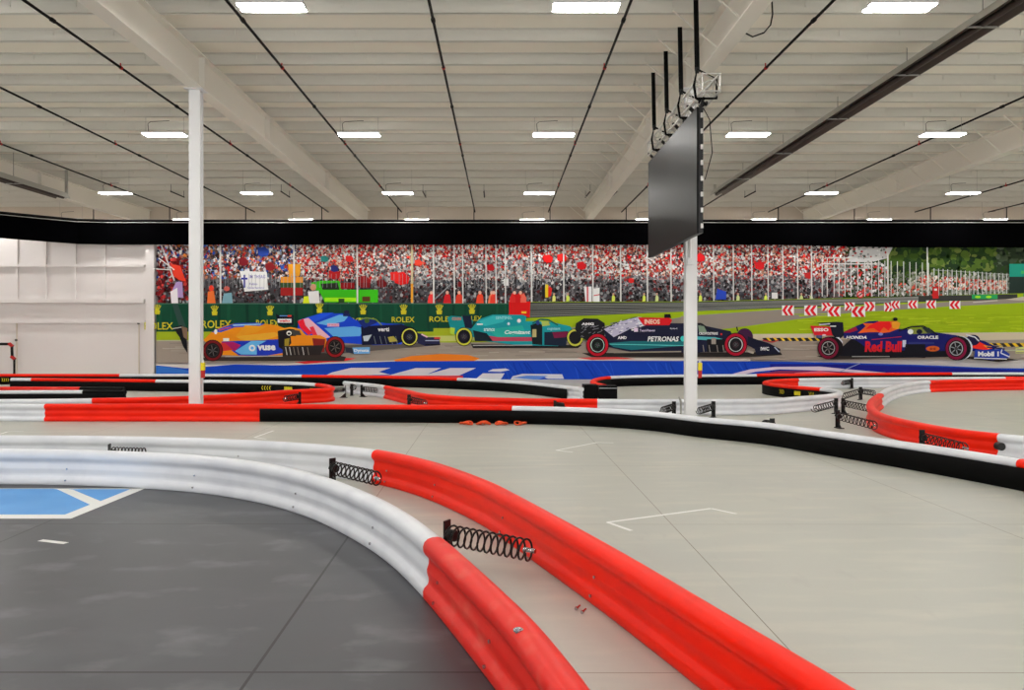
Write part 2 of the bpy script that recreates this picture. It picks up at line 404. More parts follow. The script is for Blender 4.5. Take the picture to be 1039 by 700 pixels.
# green vehicle
PR.poly([(316,287),(326,285),(345,285),(347,294),(384,294),(384,307),(330,307),(326,298),(318,292)], (56,176,24))
PR.poly([(326,288),(343,287),(345,294),(328,294)], (34,40,30)); PR.rect(330,302,362,306,(150,220,24)); PR.rect(344,303,350,307,(40,70,30)); PR.rect(368,301,376,306,(90,60,30))
PR.poly([(309,301),(316,300),(317,308),(308,308)], (206,226,36)); PR.poly([(313,296),(324,295),(325,309),(315,309)], (226,220,224)); PR.ell(318.5, 291.5, 3, 3.4, (190,140,110))
PR.rect(346,287,360,293,(140,22,26)); PR.rect(366,287,376,292,(120,20,24))
# stair frame, railings
for x0, x1 in ((430,470),(484,506)): PR.line([(x0,286.5),(x1,286.5)], 1, (70,76,84))
PR.line([(441,304),(458,288)], 1, (150,154,160)); PR.rect(464,286,468,291,(120,30,34)); PR.rect(511,283,516,290,(238,226,228))
for x, c in ((438,(220,60,60)),(454,(196,34,40)),(466,(206,60,40)),(487,(226,70,44)),(499,(236,120,84)),(501,(220,60,44)),(528,(230,90,64)),(522,(196,24,26))):
    PR.poly([(x-3,301),(x,296),(x+3,300),(x+4,308),(x-4,308)], c); PR.ell(x, 297, 1.6, 1.8, (214,170,150))
PR.poly([(550,290),(553,288),(553,302),(550,302)], (30,30,30)); PR.poly([(553,288.5),(556,289),(556,302),(553,302)], (236,196,40)); PR.poly([(556,289),(560,293),(559,300),(556,302)], (206,40,36))
PR.poly([(592,291),(600,291),(600,308),(594,308)], (230,220,226)); PR.rect(595,291,596.6,307,(190,60,70)); PR.poly([(601,293),(608,292),(608,307),(602,307)], (232,224,228)); PR.line([(602,300),(608,299)], 1, (190,60,70))
PR.poly([(727,293),(736,296),(736,304),(725,304)], (40,70,180)); PR.rect(782,297,788,303,(220,220,226))
for x in (562,576,622,653,666,710,748,776,812,822):
    PR.poly([(x-1.5,301),(x,299),(x+1.6,301.4),(x+1.4,305.6),(x-1.8,306)], R.choice([(206,220,90),(214,214,120),(196,206,140)])); PR.ell(x, 298.4, 1.1, 1.2, (190,150,130))
for i in range(90):
    x = 205+i*4+jit(-1, 1); PR.line([(x, 278), (x, 292)], .35, (150,152,156), i == 0)
# fences
PR.cur = 'printed_fence'
for x, w in ((224.5,1.8),(299,1.7),(362.8,1.6),(418.3,2.2),(440,1.6),(461,1.3),(469.5,1.2),(493,1.1),(503,1.1),(512.5,1.2),(539,1.6),(571.5,1.4),(601,1.4),(629,1.4),(656,1.4),(680,1.3),(723,1.2),(743,1.2),(761.5,1.2),(778,1.1),(793,1.1),(808,1.2),(822,1.3)):
    PR.line([(x, 246.5), (x+.4, 308 if x < 540 else 306)], w, (206,206,204) if x != 418.3 else (190,176,140))
PR.rect(417.2,288,419.4,307,(222,150,40))
for x in (833,838,845,850,856,862,869,876,883,890): PR.line([(x, 262), (x, 301)], .9, (208,208,206))
PR.line([(832,268),(886,268)], 1.2, (206,206,204)); PR.line([(834,272.5),(884,272.5)], .9, (180,182,180)); PR.line([(836,262),(880,262)], 1, (190,190,188))
x = 890
while x < 944: PR.line([(x, 264.5+(x-890)*.05), (x, 301-(x-890)*.02)], .75, (200,204,200)); x += 6.3
PR.line([(899,247),(899.5,302)], 1.6, (206,206,202)); PR.line([(939,247),(939.6,300)], 1.2, (206,206,202))
PR.line([(944,274),(1024,279)], .5, (150,156,150))
x = 946
while x < 1026: PR.line([(x, 272.5+(x-946)*.075), (x, 300-(x-946)*.02)], .8, (196,202,202)); x += 4.6-(x-946)*.008
PR.rect(1022,268,1045,281,(30,140,120)); PR.rect(1022,281,1062,298,(34,48,44)); PR.rect(1034,275,1045,278,(70,170,90))
PR.cur = 'printed_scenery'
# green trackside wall with crowns and lettering
PR.rect(160, 308, 521, 337.5, (14,66,46)); PR.line([(160,308.2),(521,308.2)], .8, (70,110,92))
for i in range(26): x = 165+i*14+jit(-4, 4); PR.line([(x, 309), (x+jit(-1,1), 337)], jit(1, 3.5), R.choice([(12,58,42),(18,76,52),(10,52,38)]), i == 0)
PR.poly([(176,309),(182,309),(192,337),(185,337)], (44,70,64))
gold = (196,188,40)
for x, y in ((161,314),(219,315),(275,315),(325,312.5),(369,314),(410,314),(446,314),(479,313.5)):
    k = .95
    for j in range(5):
        a = (j-2)*.34
        PR.line([(x+math.sin(a)*1.4, y+1.5), (x+math.sin(a)*5.2, y-math.cos(a)*4.2)], .8, gold, j == 0)
        PR.ell(x+math.sin(a)*5.4, y-math.cos(a)*4.6, .6, .6, gold, 6, False)
    PR.poly([(x-3,y+1),(x+3,y+1),(x+2.4,y+5),(x-2.4,y+5)], gold)
for x0, x1, y0, y1 in ((148,177,327,334.5),(206,236,325,333),(261,284,324.5,331.5),(357,380,322.5,328),(398,421,321.5,327),(436,462,321,326.5),(469,489,320.5,325.5)):
    PR.text('ROLEX', x0, y0, x1, y1, gold, bold=.012)
# grass, track, guard rail
PR.rect(160, 336.5, 560, 346, (150,168,30)); PR.poly([(160,345),(560,345),(560,350),(160,350)], (170,170,140))
PR.poly([(440,333),(560,333),(560,346),(440,348)], (156,172,34)); PR.poly([(420,341),(500,340),(500,345),(420,347)], (190,196,110))
PR.poly([(516,306.5),(700,306),(860,302.5),(1062,297),(1062,345),(516,345)], (146,172,22))
PR.poly([(516,307),(700,306.5),(860,303),(930,300.5),(1030,298.5),(1030,304),(930,306.5),(840,311),(700,316),(516,323.5)], (54,56,54))
for i in range(7):
    o = i*2.1
    PR.line([(521,309.2+o*.98),(700,308+o*.58),(860,304+o*.35),(930,301.3+o*.33)], .7, R.choice([(120,122,118),(98,100,98),(134,136,130)]))
PR.rect(984,299,1010,303.5,(40,150,84)); 
for x in (990,1001): PR.ell(x, 301.4, 3, 1.3, (150,214,40), 10)
PR.rect(1036,298,1046,302,(40,150,84))
PR.poly([(560,333),(700,326),(700,333),(560,345)], (150,150,120))
PR.poly([(600,336),(690,322),(790,317),(800,325),(740,333),(600,346)], (136,126,116))
PR.poly([(690,321),(800,313.5),(900,309.5),(1000,304.5),(1062,301),(1062,306),(960,311),(860,317.5),(790,326),(730,334),(690,334)], (140,131,122))
PR.poly([(1018,304),(1040,300.5),(1062,300),(1062,304.5),(1030,305)], (182,174,160)); PR.line([(985,307),(1010,305)], .7, (200,196,184))
for i in range(260):
    x = jit(800, 1060); y = jit(318, 338)
    PR.line([(x, y), (x+jit(5, 22), y-jit(-.3, .6))], jit(.4, 1.2), R.choice([(158,182,26),(140,166,20),(168,188,34),(150,176,24)]), i % 20 == 0)
PR.poly([(516,318),(521,318),(521,322.5),(516,323)], (180,30,24))
PR.poly([(516.5,306),(538,306),(537.5,322),(516.5,319)], (200,22,22)); PR.rect(529,316,534,318,(220,170,40))
for x, c in ((520,(206,40,38)),(526,(196,24,26)),(531,(226,96,80))):
    PR.poly([(x-3,303),(x,297),(x+3,302),(x+3,307),(x-3,307)], c)
# asphalt, kerbs, blue apron
PR.poly([(160,346),(560,348),(740,340),(1062,337),(1062,364),(160,368)], (150,139,128))
PR.poly([(740,339),(1062,337),(1062,344),(1000,345),(800,344),(740,346)], (196,184,160))
for x in range(772, 840, 7): PR.poly([(x,343),(x+4,342.6),(x+7,345.6),(x+3,346.2)], (40,38,34)); PR.poly([(x+4,342.6),(x+7,342.4),(x+10,345.4),(x+7,345.8)], (222,184,40))
for x in range(996, 1062, 8): PR.poly([(x,348.2),(x+4,348),(x+8,351.4),(x+4,352)], (44,40,36)); PR.poly([(x+4,348),(x+8,347.8),(x+12,351.2),(x+8,351.8)], (222,180,40))
PR.rect(1028,352,1062,358.5,(196,200,120)); PR.line([(1010,355.5),(1062,354.5)], 1, (176,180,150))
for i in range(150):
    x = jit(165, 1040); y = jit(347, 363)
    PR.line([(x, y), (x+jit(8, 40), y+jit(-.4,.4))], jit(.4, 1.1), R.choice([(160,150,138),(142,131,121),(168,158,146),(134,124,116)]), i % 15 == 0)
PR.poly([(160,369),(200,370),(290,368.5),(420,365),(620,363),(760,364),(760,371),(160,374)], (206,198,190))
PR.poly([(300,367.4),(345,362.8),(362,363.4),(352,366),(310,369)], (206,44,50)); PR.poly([(585,363),(620,361.5),(645,364),(600,365)], (206,70,70))
PR.poly([(400,365),(418,361),(448,358.8),(475,360),(487,363.5),(480,366.5),(402,366.5)], (226,120,34))
PR.poly([(160,370.5),(190,373.5),(240,369.5),(290,370.5),(345,368.5),(400,366.5),(560,365.5),(700,366),(780,366.5),(860,368),(930,370),(1000,373),(1062,374),(1062,388),(160,388)], (18,62,176))
PR.poly([(160,371),(178,373),(200,377),(180,382),(160,380)], (50,110,196)); PR.poly([(780,369),(860,369.5),(930,371.5),(1020,375),(1062,376),(1062,388),(780,388)], (24,28,130))
for i in range(40):
    x = jit(500, 760); PR.line([(x, 368), (x+jit(4, 14), 384)], jit(.5, 1.8), R.choice([(12,52,160),(30,78,190),(22,66,180)]), i == 0)
grey = (205,196,200)
PR.poly([(357,373),(397,373),(385,377),(397,380),(330,381),(338,377.5)], grey)
for x in (408, 437+6): PR.poly([(x+14,373.2),(x+40,373.2),(x+18,383),(x-22,383)], (200,196,204))
PR.poly([(500,374.3),(513,373.6),(517,375.2),(508,377),(495,376.6)], (204,202,210)); PR.poly([(490,378.5),(512,378.5),(506,388),(478,388)], (204,202,210))
PR.poly([(520,381.5),(530,379),(570,379.5),(572,384),(556,384),(550,381.6),(530,388),(516,388)], (200,200,210)); PR.poly([(520,383),(534,380.8),(556,381),(545,385)], (90,130,206))
PR.poly([(165,378),(290,378),(330,379.5),(320,388),(165,388)], (38,96,190))
PR.poly([(742,379),(760,374.5),(785,372),(830,371.6),(870,375.5),(900,378),(900,380.5),(840,376),(790,374.5),(765,377),(752,380)], (206,190,210)); PR.poly([(765,379),(790,376),(840,376.5),(890,380),(890,388),(765,388)], (130,46,80))
PR.poly([(160,380.8),(470,380.8),(470,388),(160,388)], (206,60,70)); PR.rect(200,382,290,388,(226,222,226))
PR.poly([(805,378),(830,376),(850,378),(850,381),(805,382)], (214,100,120))
PR.line([(850,377),(872,368)], .8, (140,150,190))
for a, b, c in ((245,298,(40,60,38)),(298,304.5,(150,168,60)),(304.5,337,(148,172,24)),(337,344,(196,184,160)),(344,364,(150,139,128)),(364,374,(176,168,160)),(374,388,(24,28,130))): PR.rect(1061.5, a, 1160, b, c)
for i in range(160):
    x = jit(1058, 1158); y = jit(248, 296); PR.ell(x, y, jit(1.5, 5), jit(1.5, 4.5), R.choice([(42,56,36),(60,74,52),(34,46,34),(80,92,74)]), 7, i % 20 == 0)
# chevron boards
PR.cur = 'printed_marker_board'
BN = [0]
def board(x, y, w, h, left=True):
    PR.cur = 'printed_marker_board#%d' % BN[0]; BN[0] += 1
    PR.rect(x, y, x+w, y+h, (240,226,226)); s = 1 if left else -1; cx = x+w/2
    for o in (-.22*w, .2*w):
        a = cx+o
        PR.poly([(a+s*.26*w,y),(a+s*.02*w,y),(a-s*.26*w,y+h/2),(a+s*.02*w,y+h),(a+s*.26*w,y+h),(a-s*.0*w,y+h/2)], (214,24,40), o < 0)
for a in ((832,307.5,10.5,8,0),(855,307,10.5,8,0),(875,306.5,11,9,0),(895,307.5,10,8.5,0)): board(*a)
for a in ((792,310,12,10,1),(814.5,310,13,10,1),(838,311,13,10,1),(862,311,14,10.5,1),(902,305.5,9,7.5,1),(919,305,10,8,1),(937.5,305,10,8,1),(961,305.5,11,8,1)): board(*a)
PR.cur = 'printed_round_sign'
PR.ell(871, 299, 3.6, 3.6, (200,40,40)); PR.ell(871, 299, 2.4, 2.4, (226,170,166)); PR.line([(869,300.5),(873,297.5)], 1, (40,30,30))
PR.rect(944,291,950,303,(180,34,36)); PR.rect(945.5,293,948.5,295,(230,220,220))

# --- car 2 (blue, pink band)
PR.cur = 'printed_blue_car'
PR.poly([(300,352),(445,347),(447,350),(330,360)], (90,84,80))
PR.poly([(303,333),(304,325),(313,322),(330,318),(352,318),(357,322),(362,325),(378,326),(392,328),(410,329),(414,334),(408,349),(380,350),(352,348),(318,345)], (22,64,196))
PR.poly([(311,322.5),(328,317.5),(340,317.2),(330,322),(318,328)], (30,80,214)); PR.poly([(322,328),(345,319.5),(355,320),(350,326),(332,330)], (96,170,232)); PR.poly([(330,333),(360,331),(370,333),(366,341),(340,342)], (90,162,226))
PR.poly([(304,325),(314,322.5),(336,342),(325,345),(318,337)], (238,170,186)); PR.poly([(303,326),(309,323.5),(311,330),(318,338),(314,340),(306,333)], (224,28,48)); PR.poly([(315,332),(319,331),(324,342),(320,344)], (226,50,70))
PR.rect(333,328,345,331.4,(206,170,200)); PR.text('DP WORLD', 333.5, 328.8, 344.5, 330.8, (220,60,80), bold=.01)
PR.ell(352.5, 316.8, 2.8, 2, (24,26,60)); PR.poly([(349,318),(356,318.5),(356,321),(349,321)], (20,30,90))
PR.poly([(367,331),(408,329),(422,334),(422,342),(402,349),(368,350)], (18,22,48)); PR.poly([(362,324),(378,323),(384,327),(370,333)], (24,40,110))
PR.line([(364,325),(372,322.5),(382,324),(388,330)], 1.2, (110,140,60)); PR.ell(373, 325.5, 2.6, 2.4, (60,90,40)); PR.ell(366, 323.5, 1.2, 1.2, (190,210,60))
PR.text('verti', 384, 332.2, 395.5, 336.2, (230,236,240), bold=.03); PR.poly([(369,341),(378,339.5),(374,346),(370,346)], (180,190,200))
for x in (380,386,391,397,402): PR.line([(x,341),(x+2,349)], .6, (110,118,126))
PR.poly([(394,342),(400,341),(404,346),(396,347)], (170,160,70))
PR.poly([(420,337),(430,339),(434,342),(446,342),(447,350),(432,351),(424,348)], (34,36,70)); PR.rect(441,342,447,344,(196,60,60)); PR.line([(428,339),(434,342)], 1.4, (220,180,196)); PR.line([(432,345.5),(446,345.5)], 1, (160,170,190)); PR.line([(432,349.5),(447,349.5)], 1.2, (20,20,26))
PR.ell(415.8, 341.5, 9, 9.8, (14,14,16)); PR.wheel(416, 341.7, 9.2, (206,204,80), (30,32,40), rx=8.6)
PR.ell(416, 341.7, 6.6, 7.4, (20,20,26)); PR.wheel(416, 341.7, 4.6, (24,26,36), (60,70,110))
# --- car 1 (orange, blue)
PR.cur = 'printed_orange_car'
PR.poly([(203,363),(208,366),(350,366),(352,362),(330,358)], (52,44,40))
PR.poly([(178,332),(186,330),(191,336),(192,358),(188,352),(184,342),(181,338)], (22,22,26)); PR.line([(177,333.5),(186,332)], .8, (190,190,186)); PR.poly([(186,331),(192,333),(192,345),(188,342)], (120,96,76))
PR.poly([(208,345),(216,337),(228,331),(240,328),(262,327.5),(282,330),(290,333),(296,332),(305,334),(312,340),(326,340),(332,343),(333,350),(326,357),(296,360),(250,361),(226,360),(216,352)], (240,134,22))
PR.poly([(216,337),(224,333.5),(232,330.6),(240,328),(262,327.4),(270,328.5),(264,331),(240,332),(226,337)], (44,76,180)); PR.line([(238,330),(266,329)], 1.3, (150,190,236)); PR.line([(224,335),(236,332)], 1, (200,60,40))
PR.poly([(226,346.5),(286,344),(288,348),(288,358),(270,361),(244,360.5),(236,355)], (28,52,170)); PR.poly([(226,347),(238,346.8),(246,350),(240,356),(230,352)], (160,26,90)); PR.poly([(222,348),(230,348),(238,355),(228,356)], (190,44,44))
PR.poly([(240,356),(256,346),(272,345.5),(262,351),(262,359.5),(246,359.5)], (96,170,230)); PR.poly([(240,341),(280,337),(286,340),(270,345),(248,345.8)], (250,160,44)); PR.poly([(250,330),(272,331),(262,337),(240,342)], (244,146,30))
PR.ell(257.3, 353, 3.3, 3.3, (226,240,246)); PR.ell(257.3, 353, 1.6, 1.6, (90,160,224)); PR.text('vuse', 262.5, 350, 281, 355.4, (236,244,248), bold=.05)
PR.rect(228,343,234,346,(240,220,210)); PR.ell(220.5, 336.5, 1.6, 2.6, (236,230,220))
PR.poly([(283,336),(290,333),(300,334),(302,342),(296,349),(290,356),(284,352)], (26,22,24)); PR.ell(294.5, 338, 2.6, 2.4, (236,226,210)); PR.ell(294.5,338.4,1.6,1.2,(30,30,32)); PR.poly([(290,344),(295,343),(294,352),(290,351)], (150,130,40))
PR.line([(285,334.5),(296,332.6),(306,334.5),(310,340)], 1.6, (238,150,40)); PR.poly([(296,334.5),(305,335.5),(307,340),(298,340)], (60,60,56))
PR.poly([(296,341),(324,340),(332,344),(328,350),(297,350)], (244,132,24)); PR.poly([(318,343),(331,344),(330,357),(320,357)], (130,36,30))
PR.poly([(288,351),(330,350),(326,360),(288,361)], (40,34,34))
for x in (291,295,299,303,308,313): PR.line([(x,352),(x+1.5,360)], .8, R.choice([(170,160,70),(190,186,180),(120,110,100)]))
PR.line([(230,361.6),(288,361)], 1, (180,170,160))
PR.poly([(281,318),(284,320),(299,320),(299,330),(283,329)], (16,22,34)); PR.rect(283,323.5,297,327.5,(238,220,220)); PR.text('velo', 284.5, 324.2, 295.5, 326.8, (214,44,50), bold=.04); PR.line([(285,320.5),(296,320.5)], .9, (90,140,206)); PR.rect(293,319.8,297,321.4,(206,60,50))
PR.wheel(217.5, 355.5, 11, (104,20,24), (44,40,42), rx=10.4, spoke=(90,86,84)); PR.wheel(341, 352, 11, (136,22,26), (56,44,40), rx=10, spoke=(100,92,84))
PR.poly([(351,352),(358,353),(360,359),(352,357)], (40,44,60)); PR.poly([(358.5,352.5),(376,352),(376,358.5),(360,359)], (104,162,214)); PR.text('Dynata', 360, 353.8, 375, 357.6, (230,240,248), bold=.03)
# --- car 3 (teal)
PR.cur = 'printed_teal_car'
PR.poly([(478,349),(590,350),(586,353),(480,353)], (30,30,30))
PR.poly([(454,322),(458,320.5),(472,321.5),(480,325),(478,340),(462,339),(457,332)], (20,132,136)); PR.poly([(457,332),(462,333),(461,340),(457,338)], (170,200,60)); PR.text('COGNI', 459, 322, 468, 325, (230,110,90), bold=.02)
PR.poly([(469,320),(478,320.5),(480,334),(472,332)], (20,26,50))
PR.poly([(478,334),(486,324),(500,319.2),(530,319.5),(534,321),(533,326),(545,326),(560,327),(578,331),(582,336),(576,345),(566,351),(524,350),(492,346),(480,342)], (24,142,150))
PR.poly([(486,326),(500,320.5),(518,320),(510,327),(492,331)], (46,170,174)); PR.poly([(495,334),(530,330),(534,340),(505,343)], (36,160,150)); PR.poly([(492,340),(505,342),(540,342),(542,346),(500,346)], (170,60,80)); PR.poly([(480,335),(494,338),(500,346),(482,346)], (18,30,40))
PR.text('Cognizant', 511, 335, 537, 340, (206,236,232), shear=1.5, bold=.03); PR.text('aramco', 491, 333, 502, 336, (200,226,224), bold=.02); PR.ell(526.5, 325.5, 1.9, 2, (220,226,232)); PR.ell(516, 328.5, 1.3, 1.5, (200,210,226)); PR.text('SENTINEL', 503, 321, 520, 324, (150,210,210), bold=.01)
PR.line([(484,329),(490,329)], 1.4, (220,236,236))
PR.poly([(538,330),(546,327),(550,330),(550,350),(540,349)], (20,30,34)); PR.poly([(540,334),(544,334),(544,342),(540,342)], (170,160,110)); PR.line([(540,328),(548,324),(556,324.5),(566,330)], 1.5, (24,90,80)); PR.poly([(549,326),(556,326),(558,330),(550,331)], (170,190,90)); PR.ell(545.5,327.5,2,2.2,(40,60,120))
PR.text('cognizant', 555, 332, 568, 335.4, (150,206,214), bold=.02); PR.poly([(552,337),(576,336),(574,351),(552,350)], (24,34,52)); PR.poly([(560,337),(576,336.5),(574,342),(562,343)], (110,24,60))
PR.line([(480,350.4),(540,350)], .8, (170,170,166))
PR.wheel(471, 341.5, 9.4, (190,190,60), (30,34,40), rx=8.8, spoke=(90,84,110)); PR.ell(471,341.5,6.4,7,(22,22,28)); PR.wheel(471,341.5,4.6,(34,32,44),(70,60,90))
PR.wheel(583, 342.5, 9.2, (190,190,70), (60,64,50), rx=8.6, spoke=(130,136,110)); PR.ell(583,342.5,6.2,6.6,(24,24,28))
# --- car 4 (black, silver, red engine cover)
PR.cur = 'printed_black_car'
PR.poly([(590,358),(790,357),(792,360),(760,362),(600,362)], (40,36,34))
PR.poly([(584,328),(592,323),(606,323.5),(613,328),(613,345),(600,348),(588,342),(583,334)], (26,26,30)); PR.text('AMG', 589.5, 327.4, 602, 330, (230,230,234), bold=.05)
for i in range(26): x = jit(586,611); y = jit(331,343); PR.line([(x,y),(x+jit(1,4),y-1)], .5, (130,130,138), i == 0)
PR.poly([(612,333),(628,326),(644,321.6),(660,323),(672,328),(690,328),(702,328),(716,331),(740,336),(744,346),(744,355),(700,358),(640,357),(616,352)], (26,28,52))
PR.poly([(612,334),(628,326.5),(646,321.8),(654,330),(640,333),(622,342)], (176,172,194)); PR.poly([(646,321.6),(650,321.8),(654,330),(648,332)], (206,212,222))
for i in range(46):
    x = jit(614, 648); y = jit(328, 340)-(x-614)*.15; PR.line([(x, y), (x+jit(1.5,4), y-jit(.3,1))], jit(.4,.9), R.choice([(232,232,242),(70,66,100),(110,106,140),(220,216,232)]), i % 10 == 0)
PR.poly([(646,322),(678,322.6),(681,325),(678,330),(652,330)], (200,24,32)); PR.text('INEOS', 653, 324, 668.5, 328.8, (246,190,170), bold=.04); PR.poly([(673,318.8),(679,318.6),(680,322.6),(673,322.6)], (22,20,24))
PR.rect(642.5,332.6,646.5,336.6,(220,200,226)); PR.text('TeamViewer', 648, 334, 664, 336.4, (206,196,226), bold=.02); PR.text('AMD', 626, 341, 635, 344, (220,220,230), bold=.04)
PR.poly([(616,348),(640,346),(694,346),(700,350),(640,355),(622,352)], (28,104,112)); PR.line([(618,349),(694,350.5)], .8, (90,190,186))
PR.text('PETRONAS', 656, 341.2, 687, 346.4, (232,238,244), shear=1, bold=.03); PR.ell(691.6, 343.6, 2.4, 2.8, (60,196,190)); PR.text('Kestrel', 679, 332.5, 686, 334, (210,210,220), bold=.01)
PR.poly([(700,341),(724,342),(732,344),(731,346),(700,344)], (80,170,176)); PR.line([(702,329),(710,328.5),(718,334),(726,338)], 1.8, (16,18,26)); PR.poly([(707,330),(713,331),(716,337),(708,337)], (120,140,120))
PR.text('CROWDSTRIKE', 708, 337, 727, 339.6, (220,222,230), bold=.03); PR.ell(730.5, 339, 1, 1, (200,40,40)); PR.poly([(716,344),(734,344),(734,357),(716,357)], (22,22,26)); PR.rect(720.5,343,725,349,(150,140,130))
for x in (712,718,726,732): PR.line([(x,350),(x+1,357)], .8, (140,132,124))
PR.line([(622,357.5),(690,356.5)], 1.2, (150,140,124)); PR.line([(746,331.6),(747,336)], 1.2, (20,20,26))
PR.ell(754, 342, 8.5, 9, (60,26,60)); PR.wheel(605.6, 350, 12, (172,16,36), (180,200,190), rx=11.6, spoke=(100,100,96)); PR.ell(605.6,350,6.2,6.6,(26,30,30)); PR.wheel(605.6,350,4.4,(30,30,30),(50,90,70))
PR.wheel(745, 349.5, 12, (164,16,42), (196,200,200), rx=11.8, spoke=(150,110,120)); PR.ell(745,349.5,6.2,6.6,(24,26,30)); PR.wheel(745,349.5,4.6,(30,30,34),(90,60,70))
PR.poly([(757,341),(765,344),(778,348),(790,354),(789,359),(766,360),(764,354),(757,350)], (22,24,44)); PR.text('IWC', 770, 351.8, 778.5, 355.6, (232,234,238), bold=.04); PR.line([(772,345),(782,347),(788,345)], 1.2, (180,60,60)); PR.line([(784,352),(789,357)], 1.2, (170,180,200)); PR.line([(757,356),(763,358)], 2, (170,160,150))
# --- car 5 (navy, red lettering)
PR.cur = 'printed_navy_car'
PR.poly([(826,361),(840,364.5),(900,363),(960,362),(1010,367),(1030,365),(1010,362),(850,359)], (44,38,36))
PR.poly([(852,352),(870,336),(884,333),(902,337),(950,338),(968,343),(968,361),(900,363),(850,361)], (18,18,26))
PR.poly([(853,337),(866,331),(878,326),(888,325.5),(900,332),(912,334),(930,334),(946,337),(966,340),(978,342),(996,346),(1008,352),(1004,356),(966,356),(920,356),(876,352),(866,345),(854,343)], (22,24,96))
PR.poly([(868,338),(876,331),(873,328),(884,328),(890,326),(906,326),(909,329),(908,334),(900,337),(892,338),(888,337),(880,337)], (236,92,34)); PR.poly([(888,326.4),(900,326),(902,331),(899,335.5),(894,332),(890,337),(884,333),(876,334),(880,330)], (226,28,30)); PR.poly([(902,327),(907,325.6),(911,328),(909,334),(903,333)], (244,150,40)); PR.poly([(852,337.5),(866,331.5),(868,335),(860,337.5)], (150,24,50))
PR.ell(905.8, 324, 2.4, 1.8, (18,18,22)); PR.ell(891, 339, 2.4, 1.4, (120,130,196))
PR.text('HONDA', 856, 340.6, 877, 343.8, (220,224,240), shear=1, bold=.04); PR.text('Red Bull', 875, 346, 912, 357, (196,26,40), bold=.05, shear=.6); PR.line([(882,344.5),(912,341.5)], .7, (170,30,60))
PR.poly([(820,330.4),(840,331.5),(844,340.5),(824,340)], (206,30,44)); PR.text('ESSO', 824, 332.8, 838.5, 336.2, (240,224,226), bold=.05); PR.poly([(827,327.5),(846,326.5),(853,327),(854,340),(848,346),(842,339),(840,331)], (22,24,40)); PR.line([(829,329.5),(840,328.5)], 1.1, (196,200,210)); PR.line([(840,331),(846,331)], 1, (220,222,226)); PR.rect(826,340,832,343,(70,80,120)); PR.ell(834,340,2,1,(230,200,206))
PR.line([(909,336),(922,331.5),(934,331),(942,335),(948,340)], 1.5, (20,20,30)); PR.poly([(918,334),(936,333),(942,338),(924,339)], (120,130,60)); PR.ell(921, 336.5, 2.8, 2.6, (210,216,220)); PR.ell(930, 336.5, 3, 2.4, (20,24,40)); PR.poly([(932,332),(940,332.5),(944,338),(938,338)], (40,50,50))
PR.text('ORACLE', 928, 340.5, 949, 343.8, (226,230,240), bold=.04); PR.rect(913,345,916.5,352,(190,196,214)); PR.ell(943.5, 353.6, 6.8, 2.8, (196,90,34)); PR.text('M', 940.6, 352.6, 946.4, 355, (150,50,30), bold=.03); PR.poly([(916,349),(936,349),(936,363),(914,362)], (18,18,28)); PR.poly([(919,347),(945,347),(945,349),(919,349)], (40,46,110))
PR.line([(862,361.5),(900,361.5)], .9, (150,150,146)); PR.poly([(838,343),(849,342),(853,347),(848,354),(844,350)], (206,210,220))
PR.poly([(979,341),(990,346.5),(1000,351.5),(1006,353),(996,355),(983,353)], (226,44,30)); PR.poly([(994,350),(1003,351.4),(1000,354)], (240,150,50)); PR.ell(984, 345, 7, 5.5, (26,22,60)); PR.line([(977,339.6),(986,342),(990,346)], 1.2, (206,210,220))
PR.poly([(986,355),(1014,354),(1021,359),(1020,363),(1004,365),(985,363)], (34,56,150)); PR.text('Mobil 1', 989, 356.4, 1010, 361.4, (232,236,246), bold=.05); PR.line([(1014,352.5),(1012,358),(1021,362)], 1.2, (196,200,214)); PR.line([(998,352),(1016,354)], 1.4, (30,34,80)); PR.line([(985,363),(1018,364)], .8, (220,220,224))
PR.ell(841, 352.6, 12.2, 11.2, (18,14,20)); PR.wheel(838.2, 353, 11.4, (110,16,44), (150,150,152), rx=11, spoke=(130,120,120))
PR.ell(971, 353, 12.6, 12.2, (190,200,210)); PR.ell(969.5, 353.2, 12.4, 12.2, (18,14,22)); PR.wheel(967, 353.5, 12, (122,16,56), (160,164,170), rx=11.4, spoke=(140,144,150))

def build_mural():
    t = thing('racing_mural', 'wide printed wall mural of racing cars passing a packed grandstand', 'mural', (0, YM, 0))
    MB().box(XM0, 21.88, YM-.01, YM+.05, 0, 4.8).build('backing', M['wall'], t)
    m = bpy.data.materials.new('printed_vinyl'); m.use_nodes = True; nt = m.node_tree
    b = nt.nodes['Principled BSDF']; b.inputs['Roughness'].default_value = .6; b.inputs['Specular IOR Level'].default_value = .12
    a = nt.nodes.new('ShaderNodeAttribute'); a.attribute_name = 'Col'; nt.links.new(a.outputs['Color'], b.inputs['Base Color'])
    labs = {'printed_crowd': 'crowd in the grandstand', 'printed_fence': 'white mesh fence posts', 'printed_marker_board': 'red and white chevron boards'}
    for name, (vs, fs, cs) in PR.parts.items():
        name = name.split('#')[0]
        me = bpy.data.meshes.new(name); me.from_pydata(vs, [], fs)
        at = me.color_attributes.new('Col', 'FLOAT_COLOR', 'POINT')
        at.data.foreach_set('color', [q for c in cs for q in (min(.88, c[0]*1.22), min(.88, c[1]*1.22), min(.88, c[2]*1.22), 1.0)])
        me.materials.append(m); o = bpy.data.objects.new(name, me); C.objects.link(o); o.parent = t; o.location = (0, -YM, 0)
        if name in labs: o['label'] = labs[name]
build_mural()
struct(MB().box(XM0-.06, X1, YM+.10, YM+.25, 0, 4.9).build('wall_front', M['wall']))

